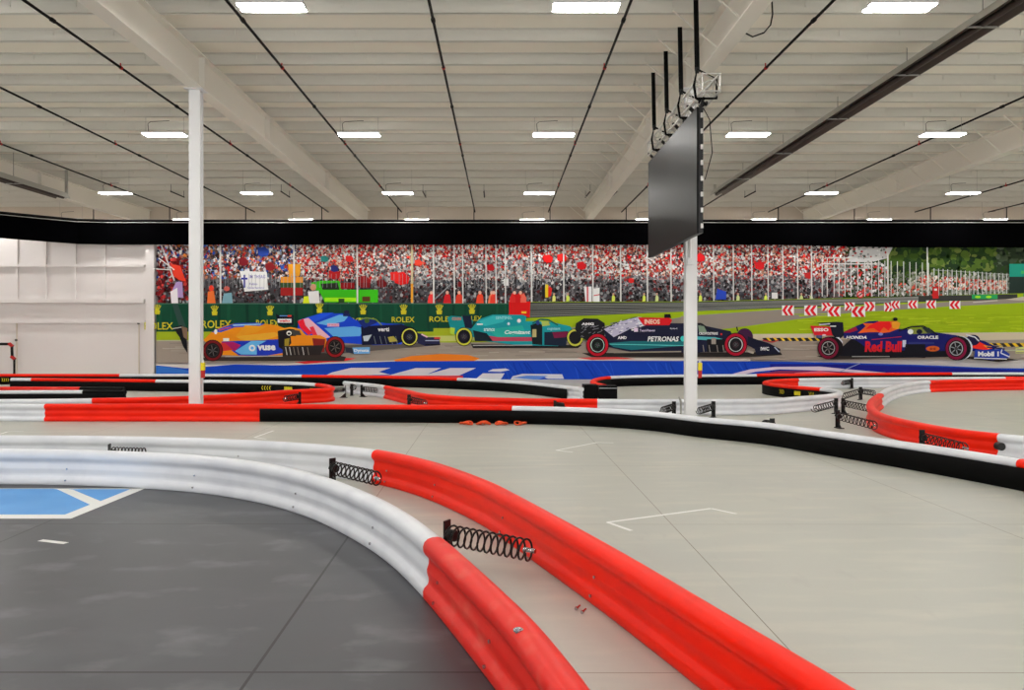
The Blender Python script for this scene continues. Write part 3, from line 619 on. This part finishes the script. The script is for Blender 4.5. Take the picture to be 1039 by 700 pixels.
# ------------------------------------------------------------------ floor coatings and tape
B1 = [(-120,456.4),(0,456.4),(100,457.8),(200,462.5),(270,470.5),(325,482.5),(378,502),(415,521),(452,547.8),(484,575.5),(510,599),(546,634),(592.5,690),(600,700)]
def inset(g, d):      # photo points lie on the roll's outer silhouette; the centre line runs d nearer
    o = []
    for i, p in enumerate(g):
        a = Vector(g[max(i-1, 0)]); b = Vector(g[min(i+1, len(g)-1)]); t = (b-a).normalized(); o.append((p[0]+t.y*d, p[1]-t.x*d))
    return o
B1g = inset([G(x, y, .345) for x, y in B1], .068)
def poly_sheet(pts, z0, z1): return MB().prism(pts, lambda u, v, t: (u, v, t), z0, z1)
dark = [(B1g[0][0], B1g[0][1])]+B1g[1:]+[(.78, 1.5), (1.0, 0.0), (1.0, -3), (-12, -3), (-12, B1g[0][1])]
struct(poly_sheet(dark, .0005, .003).build('floor_dark', M['darkfloor']))
def layer(pts, z, name, m, parent=None): 
    return poly_sheet([G(*p) for p in pts], z, z+.0015).build(name, m, parent)
t = thing('painted_bay', 'blue painted floor bay with white border on the dark track', 'floor marking', (-4, 7.5, .003))
layer([(-160,496),(147.5,496),(147,496),(72,526.5),(-160,526.5)], .0032, 'white_border', M['tape'], t)
layer([(-160,496.5),(54,496.5),(58,497),(91,512.5),(66,522.5),(-160,522.5)], .005, 'blue_field', M['blue'], t)
layer([(70,496.8),(134,496.8),(132,496.8),(102,508.8),(74,497.2)], .005, 'blue_field', M['blue'], t)
def tape(pts, w, lab, z=.0008):
    g = [G(*p) for p in pts]; m = MB()
    for a, b in zip(g, g[1:]):
        m.bar((a[0], a[1], z+.0008), (b[0], b[1], z+.0008), w, .0012)
    tag(m.build('tape_mark', M['tape']), lab, 'floor tape', 'white tape marks on the floor')
tape([(640.6,538.5),(616.5,530),(721.5,516),(747,521.5)], .035, 'largest white tape bracket on the open concrete, right of the long red barrier')
tape([(581,459),(564.5,457),(606,449),(622.5,449.5)], .04, 'white tape bracket on concrete between red barrier and black-faced barrier, middle distance')
tape([(270,445.5),(258,444),(277.5,437)], .04, 'short white tape mark on concrete behind the white barrier, left of centre')
tape([(0,440.5),(8,438),(24,437.5)], .04, 'white tape mark on concrete at the far left edge')
tape([(41,548.6),(67,551.6)], .05, 'single white tape dash on the dark floor', .0032)

# ------------------------------------------------------------------ barriers
HALF = [(.060,0),(.068,.012),(.070,.045),(.062,.065),(.042,.082),(.036,.095),(.036,.115),(.046,.145),(.046,.165),(.036,.195),(.034,.215),(.040,.232),(.058,.245),(.068,.265),(.070,.288),(.062,.312),(.042,.328),(.016,.335)]
def catmull(pts, step):
    """dense path and the arc index of each control point"""
    P_ = [Vector(p) for p in pts]; P_ = [P_[0]*2-P_[1]]+P_+[P_[-1]*2-P_[-2]]
    out = []; marks = [0]
    for i in range(1, len(P_)-2):
        a, b, c, d = P_[i-1:i+3]
        # centripetal
        t0 = 0; t1 = t0+max((b-a).length, 1e-4)**.5; t2 = t1+max((c-b).length, 1e-4)**.5; t3 = t2+max((d-c).length, 1e-4)**.5
        n = max(2, int((c-b).length/step))
        for k in range(n):
            t = t1+(t2-t1)*k/n
            A1 = a*((t1-t)/(t1-t0))+b*((t-t0)/(t1-t0)); A2 = b*((t2-t)/(t2-t1))+c*((t-t1)/(t2-t1)); A3 = c*((t3-t)/(t3-t2))+d*((t-t2)/(t3-t2))
            Q1 = A1*((t2-t)/(t2-t0))+A2*((t-t0)/(t2-t0)); Q2 = A2*((t3-t)/(t3-t1))+A3*((t-t1)/(t3-t1))
            out.append(Q1*((t2-t)/(t2-t1))+Q2*((t-t1)/(t2-t1)))
        marks.append(len(out))
    out.append(P_[-2]); return out, marks
def frames(path):
    r = []
    for i, p in enumerate(path):
        t = (path[min(i+1, len(path)-1)]-path[max(i-1, 0)]).normalized(); r.append((p, t, Vector((-t.y, t.x))))
    return r
def sweep(fr, prof, closed=True):
    m = MB(); n = len(prof); vs = []; fs = []
    for p, t, nn in fr:
        for d, z in prof: vs.append((p.x+nn.x*d, p.y+nn.y*d, z))
    for i in range(len(fr)-1):
        for k in range(n if closed else n-1):
            fs.append((i*n+k, i*n+(k+1)%n, (i+1)*n+(k+1)%n, (i+1)*n+k))
    m.add(vs, fs, True)
    if closed:
        m.add(vs[:n], [tuple(range(n))]); m.add(vs[-n:], [tuple(range(n))[::-1]])
    return m
BAR = 0
def barrier(name, ctrl, cuts, step=.12, sz=1.0, hz=.33, world=False, bolts=False):
    """ctrl: photo points of the top ridge (or plan points); cuts: list of (first ctrl, last ctrl, colour, belt side or None, label)"""
    g = ctrl if world else [G(x, y, hz*sz) for x, y in ctrl]
    path, marks = catmull(g, step); fr = frames(path); res = []
    for ci, (a, b, colr, belt, label) in enumerate(cuts):
        seg = fr[marks[a]:marks[b]+1] if b < len(marks)-1 else fr[marks[a]:]
        big = 1.0 if colr == 'white' else 1.05
        prof = [(d*big, z*sz*(1.0 if big == 1 else 1.012)) for d, z in HALF]+[(-d*big, z*sz*(1.0 if big == 1 else 1.012)) for d, z in reversed(HALF)]
        p0 = seg[len(seg)//2][0]
        t = thing(name, label, 'barrier', (p0.x, p0.y, 0), 'red and white track barrier sections')
        ext = list(seg)
        if big > 1:      # coloured sections overlap the white ones by a sleeve
            pass
        sweep(ext, prof).build('rail', M[colr], t)
        if belt:
            s = 1 if belt == 'L' else -1
            bp = [(s*.074, .004), (s*.074, .248*sz), (s*.080, .254*sz), (s*.084, .248*sz), (s*.084, .004)]
            sweep(seg, bp).build('rubber_belt', M['rubber'], t)
        if bolts:
            k = 3; 
            while k < len(seg)-1:
                p, tt, nn = seg[k]
                for s in ((-1, 1)):
                    for z in (.05, .155):
                        d = .070 if z < .1 else .046
                        a0 = Vector((p.x+nn.x*s*d*big, p.y+nn.y*s*d*big, z*sz)); v = Vector((nn.x*s, nn.y*s, 0))
                        MB().tube([a0-v*.002, a0+v*.008], .010, 8).build('bolt', M['chrome'], t)
                k += int((1.5 if k > 3 else .9)/step)
        res.append((t, seg))
    return res
def decal(sec, pxs, style, parent_belt='L'):
    """yellow marks printed on the rubber belt; pxs: photo columns where each block sits"""
    t, seg = sec; s = 1 if parent_belt == 'L' else -1
    for px, wpx, st in pxs:
        best = min(range(1, len(seg)-1), key=lambda i: abs(VX+seg[i][0].x/seg[i][0].y*F-px)+ (0 if (seg[i][2].y*s) < 0 else 99))
        p, tt, nn = seg[best]; w = wpx*p.y/F; m = MB()
        def fn(u, v, q): 
            o = s*(.0845+q); return (p.x+tt.x*u+nn.x*o, p.y+tt.y*u+nn.y*o, v)
        if st == 'block':
            x = -w/2
            while x < w/2-.02:
                l = w/5; m.prism([(x, .09), (x+l*.8, .09), (x+l*.8, .19), (x, .19)], fn, 0, .003)
                m.prism([(x, .125), (x+l, .125), (x+l, .155), (x, .155)], fn, 0, .0035); x += l
        else:
            k = 4; l = w/k; sg = 1 if st == '>' else -1
            for i in range(k):
                x = -w/2+l*(i+.5)
                m.prism([(x-sg*l*.35,.085),(x-sg*l*.1,.085),(x+sg*l*.3,.14),(x-sg*l*.1,.195),(x-sg*l*.35,.195),(x+sg*l*.05,.14)], fn, 0, .003)
        m.build('yellow_marking', M['yellow'], t)

near = barrier('track_barrier', [(0,0)]+B1g[1:]+[(.85, 1.6), (1.05, -.4)], [], world=True) if False else None
g1 = [(-8.6, B1g[1][1]+.05)]+B1g[1:]+[(.52, 2.1), (.70, 1.0), (.80, -.6)]
n1 = barrier('track_barrier', g1, [(0, 8, 'white', None, 'nearest white curved barrier edging the dark track'),
    (8, len(g1)-1, 'redscuff', None, 'nearest scuffed red barrier curving out of the bottom edge')], .07, 1.09, world=True, bolts=True)
B2 = [(0,443),(100,443.6),(200,445.6),(300,450.4),(345,453.8),(384.5,458.2),(433,468.6),(493,489.5),(524,505),(566,528),(609,552),(642,571),(684,596),(727,622),(769,647),(811,672),(857,700)]
B2g = inset([G(x, y, .325) for x, y in B2], .03)
g2 = [(-8.6, B2g[0][1]+.1)]+B2g+[(1.45, 1.9), (1.75, .4), (1.95, -.8)]
n2 = barrier('track_barrier', g2, [(0, 6, 'white', None, 'white barrier running just behind the nearest white one'),
    (6, len(g2)-1, 'red', None, 'long bright red barrier sweeping down to the bottom centre')], .08, 1.03, world=True, bolts=True)
x, y = G(526, 640, .36); MB().tube([(x, y, .335), (x, y, .372)], .013, 10).tube([(x, y, .36), (x, y, .367)], .022, 12).build('bolt', M['chrome'], n1[1][0])
for q, lab in ((587, 'loose zinc bolt on the floor beside the long red barrier, left one'), (593, 'loose zinc bolt on the floor beside the long red barrier, right one')):
    x, y = G(q, 616+(q-587)*.6, .01); m = MB().tube([(x-.012, y-.02, .011), (x+.010, y+.025, .011)], .006, 8).tube([(x-.018, y-.03, .011), (x-.012, y-.02, .011)], .011, 6)
    tag(m.build('loose_bolt', M['chrome']), lab, 'bolt', 'loose bolts on the floor')
B3 = [(-140,409.8),(0,409.8),(47,410),(150,410.1),(265,410.3),(400,411),(520,412),(606,414.3),(665,418),(715,423.5),(779,429.2),(841,437.8),(904,446.4),(974,456.6),(1036,466.3),(1120,480),(1260,505),(1420,538)]
b3 = barrier('track_barrier', B3, [(0, 2, 'white', None, 'white barrier section left of the red one, in front of the left column'),
    (2, 4, 'red', None, 'straight red barrier directly in front of the left column'),
    (4, 6, 'red', 'R', 'straight red-topped barrier with black belt face at centre'),
    (6, 14, 'white', 'R', 'long white-topped barrier with black belt face sweeping to the right edge'),
    (14, 17, 'red', 'R', 'red-topped end of the black-faced barrier at the right edge')], .14, .92)
H1 = [(12,383.6),(33,383.7),(100,384.4),(159,385.2),(230,385.9),(290,387.2),(322,389),(335,391.2),(334,393.6),(318,394.6),(290,396),(255,398.6),(190,402),(94,404.3),(0,405.2),(-120,405.6)]
h1 = barrier('track_barrier', H1, [(0, 1, 'white', 'R', 'short white-topped barrier end near the left wall'),
    (1, 3, 'red', 'R', 'red-topped black-faced barrier on the back leg of the left hairpin'),
    (3, 6, 'white', 'R', 'white-topped black-faced barrier with yellow marks behind the left hairpin tip'),
    (6, 13, 'red', 'R', 'red barrier wrapping the left hairpin tip behind the left column'),
    (13, 15, 'white', 'R', 'white barrier at far left just above the nearer white section')], .14, .95)
decal(h1[2], [(270,12,'<'),(296,11,'block'),(318,8,'<')], '', 'R')
H8 = [(-150,379.6),(0,379.5),(122,379.6),(220,379.6),(307,380.4),(400,381.6),(465,383.4),(520,386),(578,391.6),(590,393)]
h8 = barrier('track_barrier', H8, [(0, 1, 'red', 'R', 'red-topped barrier at the left frame edge under the mural wall'), (1, 2, 'red', 'R', 'furthest red-topped barrier in front of the white wall'),
    (2, 4, 'white', 'R', 'furthest white-topped barrier below the orange printed car'),
    (4, 6, 'red', 'R', 'furthest red-topped barrier under the blue lettered strip'),
    (6, 8, 'white', 'R', 'white-topped black-faced barrier slanting forward below the teal printed car'),
    (8, 9, 'white', None, 'short white barrier stub beside the black end box')], .2, .95)
decal(h8[0], [(-4,14,'>')], '', 'R'); decal(h8[1], [(5,8,'>')], '', 'R')
barrier('track_barrier', [(-120,396.4),(0,396.2),(85,396),(127,396.2)], [(0, 2, 'white', 'R', 'white-topped black-faced barrier at left, second of a close pair'), (2, 3, 'rubber', 'R', 'all-black end of the barrier pair at left')], .2, .9)
barrier('track_barrier', [(-120,392.6),(0,392.6),(82,392.8),(126,393)], [(0, 2, 'redscuff', None, 'faded pink-red barrier at left, rear one of a close pair'), (2, 3, 'rubber', None, 'all-black rear end piece of the barrier pair at left')], .2, .9)
H3 = [(613,390),(604,388),(601.5,386),(606,383.6),(618,381.8),(645,380.8),(700,380),(767,379.6),(860,378.6),(965,378),(1080,378)]
barrier('track_barrier', H3, [(0, 4, 'red', 'R', 'small red curl of barrier beside the black end box'),
    (4, 7, 'white', 'R', 'white-topped black-faced barrier behind the right column'),
    (7, 9, 'red', 'R', 'thin red-topped far barrier under the navy printed car'),
    (9, 10, 'white', 'R', 'far white-topped barrier at the right edge')], .14, .95)
B6 = [(350,386.8),(365,388.2),(380,389.6),(392,391.4),(412,395.5),(432,399.6),(470,402.6),(530,404.3),(606,405),(665,405.2),(720,405.1),(779,404.4),(815,402),(838,400.3),(849,398.6),(852,396.8),(846,395),(834,393.6),(803,391.2),(783,388.9),(776.5,387),(785,385.2),(809,384),(860,383.2),(930,382.8),(1019,382.4),(1100,382.4)]
h2 = barrier('track_barrier', B6, [(0, 3, 'white', 'L', 'short white barrier beside the paired spring posts left of centre'),
    (3, 8, 'red', 'L', 'red barrier stretching across the centre behind the black-faced one'),
    (8, 17, 'white', 'L', 'white barrier passing behind the right column to the hairpin tip'),
    (17, 22, 'red', 'L', 'small red barrier loop with yellow-marked dark inner face'),
    (22, 25, 'white', 'L', 'long white barrier in front of the thin red-topped one, right side'),
    (25, 26, 'red', 'L', 'red barrier at the right edge behind the big red-white loop')], .12, .92)
decal(h2[3], [(797,8,'<'),(811,8,'block'),(828,7,'<')], '', 'L')
B7 = [(1110,383.8),(1039,384.3),(990,385),(942,386.2),(918,389),(902,393.4),(893,399.3),(886,404.5),(883.4,409.5),(886,414.8),(894,419.6),(909,424),(934,429.3),(969,435.2),(1014,440.3),(1060,444),(1120,449),(1260,460)]
barrier('track_barrier', B7, [(0, 3, 'red', None, 'red barrier on the back leg of the large right loop'),
    (3, 6, 'white', None, 'white curved barrier in the bend of the large right loop'),
    (6, 14, 'red', None, 'red barrier on the near side of the large right loop, with spring'),
    (14, 17, 'white', None, 'white barrier at the right edge joined to the red loop')], .12, .93)
# black end box
t = thing('barrier_end_box', 'black rubber-clad barrier end box at the centre of the far track', 'barrier end', (*G(609, 404), 0))
a = G(592.5, 404.5); b = G(608, 405); c = G(626, 404.5)
bx = MB().box(a[0], b[0]-.02, a[1], a[1]+.45, 0, .33); bx.build('box', M['rubber'], t)
MB().box(b[0]+.01, c[0], a[1]-.05, a[1]+.40, 0, .31).build('box', M['rubber'], t)
MB().box(b[0]+.005, c[0]+.01, a[1]-.055, a[1]-.04, .25, .262).build('white_edge_strip', M['white'], t)

# ------------------------------------------------------------------ spring posts
def helix(p, q, r, turns, wire):
    p = Vector(p); q = Vector(q); d = (q-p); L = d.length; d.normalize(); a = d.cross(Vector((0,0,1))).normalized(); b = a.cross(d)
    n = int(turns*14); return MB().tube([p+d*(L*i/n)+(a*math.cos(2*math.pi*turns*i/n)+b*math.sin(2*math.pi*turns*i/n))*r for i in range(n+1)], wire, 5)
def spring_post(post, ends, label, hp=.30, zs=.2, r=.062, turns=9):
    """post: (photo point of post top); ends: photo points of each spring's far end"""
    x, y = G(post[0], post[1], hp); t = thing('spring_post', label, 'spring post', (x, y, 0), 'spring posts between barriers')
    e = [G(ex, ey, zs-.02) for ex, ey in ends]; d0 = Vector((e[0][0]-x, e[0][1]-y)).normalized(); nn = Vector((-d0.y, d0.x))
    m = MB()
    def at(u, v, z): return (x+d0.x*u+nn.x*v, y+d0.y*u+nn.y*v, z)
    m.bar(at(-.02, 0, .012), at(-.02, 0, hp), .075, .012, up=(d0.x, d0.y, 0)); po = m.build('post', M['steelblack'], t)
    MB().prism([(-.015, .012), (.11, .012), (-.015, .12)], lambda u, v, q: at(u, q, v), -.006, .006).build('gusset', M['steelblack'], po)
    MB().bar(at(-.06, 0, .006), at(.12, 0, .006), .09, .012).build('base_plate', M['steelblack'], po)
    for ex, ey in e:
        q = Vector((ex, ey, zs-.02)); p = Vector((x, y, zs)); d = (q-p).normalized()
        cs = helix(p+d*.01, q-d*.02, r, turns, .0078).build('coil_spring', M['spring'], t)
        MB().tube([q-d*.07, q+d*.015], .016, 8).build('bolt', M['chrome'], cs)
        MB().tube([p, p+d*.05], .04, 10).build('spring_seat', M['steelblack'], cs)
    return t
spring_post((456,528), [(541,559)], 'large near spring post between the two red barriers', r=.068, turns=12)
spring_post((338.5,465), [(385,486)], 'spring post at the white to red joint of the second barrier', r=.066, turns=10)
spring_post((113,450.3), [(150,460)], 'mostly hidden spring post between the two near white barriers', turns=10)
spring_post((303.5,397.6), [(288,404.5)], 'spring post against the red hairpin barrier, right of the left column')
spring_post((350,391), [(338,396)], 'left post of the paired spring posts left of centre')
spring_post((357,389.3), [(362,392)], 'middle small frame between the paired spring posts left of centre', turns=5)
spring_post((367.5,390.4), [(383,396)], 'right post of the paired spring posts left of centre')
spring_post((415.5,400.4), [(432,409)], 'spring post in front of the red centre barrier')
spring_post((564,406.2), [(572,412)], 'tiny hidden spring post near the red to white joint at centre')
spring_post((683.5,407.3), [(672,416.5)], 'spring post just left of the right column')
spring_post((723.5,407.2), [(709,417)], 'spring post just right of the right column')
spring_post((783,424.3), [(776,430)], 'mostly hidden spring post behind the white-topped black-faced barrier')
spring_post((848,404), [(826,415)], 'spring post pushing the white hairpin tip from its near side')
spring_post((856,404), [(882,414.5)], 'spring post right of the white hairpin tip, reaching the red loop')
spring_post((850.5,416), [(889,432)], 'nearest spring post left of the large red loop', turns=10)
spring_post((873,392.6), [(854,402.5), (888,399)], 'double spring post between hairpin tip and red loop')
spring_post((936.5,436.3), [(981,455)], 'spring post on the near side of the large red loop', turns=10)
spring_post((864,383.5), [(855,388.5)], 'small far spring post against the long white barrier')
spring_post((963,382.3), [(955,386)], 'small far spring post near the right white to red joint')
# black wheel-like cap at joint
x, y = 6.24, 9.98; tag(MB().tube([(x, y-.03, .172), (x, y+.06, .172)], .05, 14).build('joint_cap', M['steelblack']), 'round black cap at the red to white joint of the right loop', 'cap')

# orange straps
for i, (px, w) in enumerate(((473,14),(490,16),(509,14),(529,15))):
    x, y = G(px, 431.2); rr = w*y/F/2; R2 = random.Random(i+5); pts = []
    for k in range(90):
        a = k*.31+i; q = .55+.42*math.sin(k*.173+i*1.3)
        pts.append((x+math.cos(a)*rr*q, y+math.sin(a)*.13*q, .016+.02*(1+math.sin(k*.61+i))))
    tag(MB().tube(pts, .011, 6).build('orange_strap', M['orange']), ['leftmost of the four orange straps on the floor by the black barrier', 'second from left of the orange straps on the floor', 'third from left of the orange straps on the floor', 'rightmost of the four orange straps on the floor'][i], 'strap', 'orange straps on the floor')

# ------------------------------------------------------------------ ceiling services
def lamp(label):
    t = thing('high_bay_lamp', label, 'ceiling light', (0,0,0), 'linear ceiling lights')
    hs = MB().box(-.49, .49, -.165, .165, .0, .045).build('housing', M['lampwhite'], t)
    for s in (-1, 1):
        MB().box(-.475, .475, s*.098-.055, s*.098+.055, -.012, .0).build('diffuser', M['glow'], hs)
    return t
rows = [(-2.6,4.72),(4.6,4.76),(11.75,4.78),(18.97,4.69),(26.1,4.54),(32.0,4.50)]
rn = ['row behind the camera','row just overhead of the camera','nearest visible row of lights','second visible row of lights','third visible row of lights','farthest row of lights']
cols = [1.245+4.62*k for k in range(-5, 6)]
cn = ['sixth left of centre','fifth left of centre','fourth left of centre','third left of centre','second left of centre','first left of centre','just right of centre','second right of centre','third right of centre','fourth right of centre','fifth right of centre']
L0 = None
for ri, (y, h) in enumerate(rows):
    for ci, x in enumerate(cols):
        lab = 'white linear ceiling light, %s, in the %s' % (cn[ci], rn[ri])
        if L0 is None: L0 = lamp(lab); o = L0
        else: o = dup(L0, (0,0,0), lab)
        o.location = (x, y, EYE+h)
        if ri >= 1:
            top_ = ZD-(EYE+h)
            for sx in (-.45, .45):
                w = MB().bar((sx, 0, .045), (sx, 0, top_), .006).build('hanger_wire', M['hem']); w.parent = o
            c = MB().tube([(-.38, 0, .05), (-.40, .0, .26), (-.34, 0, .31), (-.1, .02, .33), (.1, .02, .34)], .008, 5).build('power_cord', M['cord']); c.parent = o
# sprinkler pipes
px_names = ['far left edge','far left','left of the left beam','crossing above the left column','left of centre','centre left, running up from the middle','centre right','behind the black screen','beside the long dark heater','right, above the third beam','right beyond the third beam','far right','far right edge']
for k, i in enumerate(range(-6, 7)):
    x = 1.96+3.05*i; z = EYE+5.0
    t = thing('sprinkler_pipe', 'thin black sprinkler pipe under the roof, '+px_names[k], 'pipe', (x, Y0, z), 'black sprinkler pipes')
    MB().tube([(x, Y0+.1, z), (x, 33.2, z)], .024, 8).build('pipe', M['pipe'], t)
    MB().tube([(x, 32, z), (x, 32, z-.9)], .02, 6).build('drop_pipe', M['pipe'], t)
    y = 3.0
    while y < 32:
        MB().tube([(x, y-.05, z), (x, y+.05, z)], .036, 8).build('coupling', M['pipe'], t); y += 4.9
    for y in (9.6, 15.1, 21.2, 27.2):
        te = MB().tube([(x, y-.03, z), (x, y+.03, z)], .034, 8).build('tee_fitting', M['redpaint'], t)
        MB().tube([(x-.01, y, z+.02), (x-.01, y, z+.09)], .012, 6).build('sprinkler_head', M['redpaint'], te)
for (xa, xb), lab in zip(((173,187),(285,294),(429,432),(491,491.5),(599,594),(626,620),(766.6,755.5)), ('leftmost, beyond the left column','left, above the printed orange car','left of centre','at centre','right of centre','just left of the black screen','just right of the black screen')):
    ya_ = 5.06*F/(VY-193); yb_ = 5.06*F/(VY-199); z = EYE+5.02
    tag(MB().tube([((xa-VX)*ya_/F, ya_, z), ((xb-VX)*yb_/F, yb_, z)], .022, 6).bar(((xa-VX)*ya_/F, ya_+.04, z), ((xa-VX)*ya_/F, ya_+.04, ZD), .012).bar(((xb-VX)*yb_/F, yb_-.04, z), ((xb-VX)*yb_/F, yb_-.04, ZD), .012).build('branch_pipe', M['pipe']), 'short black branch pipe far back under the roof, '+lab, 'pipe', 'short branch pipes at the far end')
# tube heaters
def heater(x, y0, y1, h, label, wires, white_side=True):
    z = EYE+h; t = thing('tube_heater', label, 'heater', (x, y0, z), 'tube heaters under the roof')
    prof = [(-.24,-.02),(-.13,.16),(.13,.16),(.24,-.02),(.235,-.02),(.125,.15),(-.125,.15),(-.235,-.02)]
    MB().prism(prof, lambda u, v, q: (x+u, q, z+v), y0, y1).build('reflector', M['galv'], t)
    MB().prism([(-.225,-.02),(-.12,.145),(.12,.145),(.225,-.02),(.22,-.02),(.115,.14),(-.115,.14),(-.22,-.02)], lambda u, v, q: (x+u, q, z+v), y0+.01, y1-.01).build('reflector_lining', M['heaterin'], t)
    MB().tube([(x, y0, z+.03), (x, y1, z+.03)], .055, 12).build('burner_tube', M['tubeheater'], t)
    m = MB().tube([(x, y1-.05, z+.05), (x, y1+.15, z+.05), (x, y1+.2, z+.15), (x, y1+.2, ZD)], .05, 10); m.build('flue_pipe', M['galv'], t)
    for y in wires:
        MB().bar((x, y, z+.17), (x, y, ZP+.1), .008).build('hanger', M['cord'], t)
        MB().bar((x-.25, y, z-.02), (x+.25, y, z-.02), .03, .02).build('cross_strap', M['galv'], t)
heater(7.42, 4.0, 27.5, 4.72, 'long dark tube heater hung diagonally in view at upper right', (6, 10.2, 12.3, 14.6, 17.6, 21, 24.5))
heater(-14.05, 8, 25.6, 4.3, 'tube heater hung beside the far left roof beam', (12, 18, 23))

# ------------------------------------------------------------------ screen and truss
XS = 3.0; ya, yb = 12.12, 16.12; zb, zt = EYE+1.50, EYE+3.42
m = bpy.data.materials.new('led_screen_surface'); m.use_nodes = True; nt = m.node_tree; b = nt.nodes['Principled BSDF']
b.inputs['Base Color'].default_value = lin((22,22,23))+(1,); b.inputs['Roughness'].default_value = .4; b.inputs['Specular IOR Level'].default_value = .08
M['screen'] = m
t = thing('video_screen', 'large blank black video screen hung from the truss by the right column', 'screen', (XS, ya, zb))
MB().box(XS-.03, XS, ya, yb, zb, zt).build('screen_face', M['screen'], t)
MB().box(XS, XS+.07, ya+.01, yb-.01, zb+.01, zt-.01).build('cabinet', M['steelblack'], t)
for k in range(8):
    z = zb+.08+k*.24; MB().box(XS+.03, XS+.065, ya-.012, ya+.01, z, z+.07).build('latch', M['alu'], t)
for k in range(4):
    y = ya+.25+k*1.16; MB().bar((XS+.06, y, zt-.02), (XS+.14, y, zt+.22), .04).build('hanging_bracket', M['steelblack'], t)
z = zt; MB().tube([(XS+.08, ya+.05, zt), (XS+.16, ya-.02, zt-.2), (XS+.20, ya-.02, zt-.7), (XS+.1, ya+.02, zt-1.1)], .008, 5).build('cable', M['pipe'], t)
t = thing('box_truss', 'aluminium box truss above the black screen', 'truss', (XS+.13, ya-.4, zt+.1))
w = .13; cx = XS+.16; cz = zt+.34; y0, y1 = ya-.12, yb+.35
for sx in (-1, 1):
    for sz_ in (-1, 1):
        MB().tube([(cx+sx*w, y0, cz+sz_*w), (cx+sx*w, y1, cz+sz_*w)], .018, 8).build('chord', M['alu'], t)
y = y0; k = 0
for face in ('l', 'r', 't', 'b'):
    m = MB(); y = y0; k = 0
    while y < y1-.2:
        s = 1 if k % 2 == 0 else -1; yn = y+.29
        a = {'l': ((cx-w, y, cz-s*w), (cx-w, yn, cz+s*w)), 'r': ((cx+w, y, cz-s*w), (cx+w, yn, cz+s*w)), 't': ((cx-s*w, y, cz+w), (cx+s*w, yn, cz+w)), 'b': ((cx-s*w, y, cz-w), (cx+s*w, yn, cz-w))}[face]
        m.tube(a, .009, 6); y = yn; k += 1
    m.build('lacing', M['alu'], t)
for y in (y0+.01, y1-.01):
    m = MB()
    for a, b_ in (((-1,-1),(1,-1)),((1,-1),(1,1)),((1,1),(-1,1)),((-1,1),(-1,-1)),((-1,-1),(1,1))):
        m.tube([(cx+a[0]*w, y, cz+a[1]*w), (cx+b_[0]*w, y, cz+b_[1]*w)], .012, 6)
    m.build('end_frame', M['alu'], t)
sn = ['nearest black lifting strap above the screen', 'second nearest black lifting strap above the screen', 'third nearest black lifting strap above the screen', 'farthest black lifting strap above the screen']
for k, y in enumerate((12.3, 13.4, 14.55, 15.75)):
    t = thing('lifting_strap', sn[k], 'strap', (XS, y, cz), 'lifting straps holding the truss')
    MB().bar((XS+.02, y, cz+.27), (XS, y, ZP+.02), .075, .012, up=(0,1,0)).build('webbing', M['strap'], t)
    MB().bar((XS+.06, y+.12, cz+.27), (XS+.04, y+.12, ZP-.1), .04, .012, up=(0,1,0)).build('webbing', M['strap'], t)
    MB().tube([(cx-w-.03, y, cz-w-.03), (cx-w-.06, y, cz+.05), (XS+.02, y, cz+.29), (cx+w+.03, y, cz+w), (cx+w+.03, y, cz-w-.03), (cx-w-.03, y, cz-w-.03)], .02, 6).build('sling', M['strap'], t)
    MB().bar((XS+.02, y, cz+.23), (XS+.02, y, cz+.32), .06, .03).build('shackle', M['steelblack'], t)
    MB().tube([(cx-.12, y+.15, cz-.1), (cx+.05, y+.2, cz-.2), (cx+.1, y+.35, cz-.12), (cx-.05, y+.5, cz-.22), (cx-.12, y+.7, cz-.08), (cx+.06, y+.85, cz-.2)], .024, 6).build('cable_bundle', M['pipe'], t)
# curled cord at the right beam
(MB().tube([(3.66, 12.0, EYE+4.50), (3.78, 12.0, EYE+4.44), (3.95, 12.0, EYE+4.50), (4.05, 12.0, EYE+4.62), (4.08, 12.0, EYE+4.78), (4.08, 12.05, ZP+.02)], .012, 6).build('cord', M['pipe'], RB))
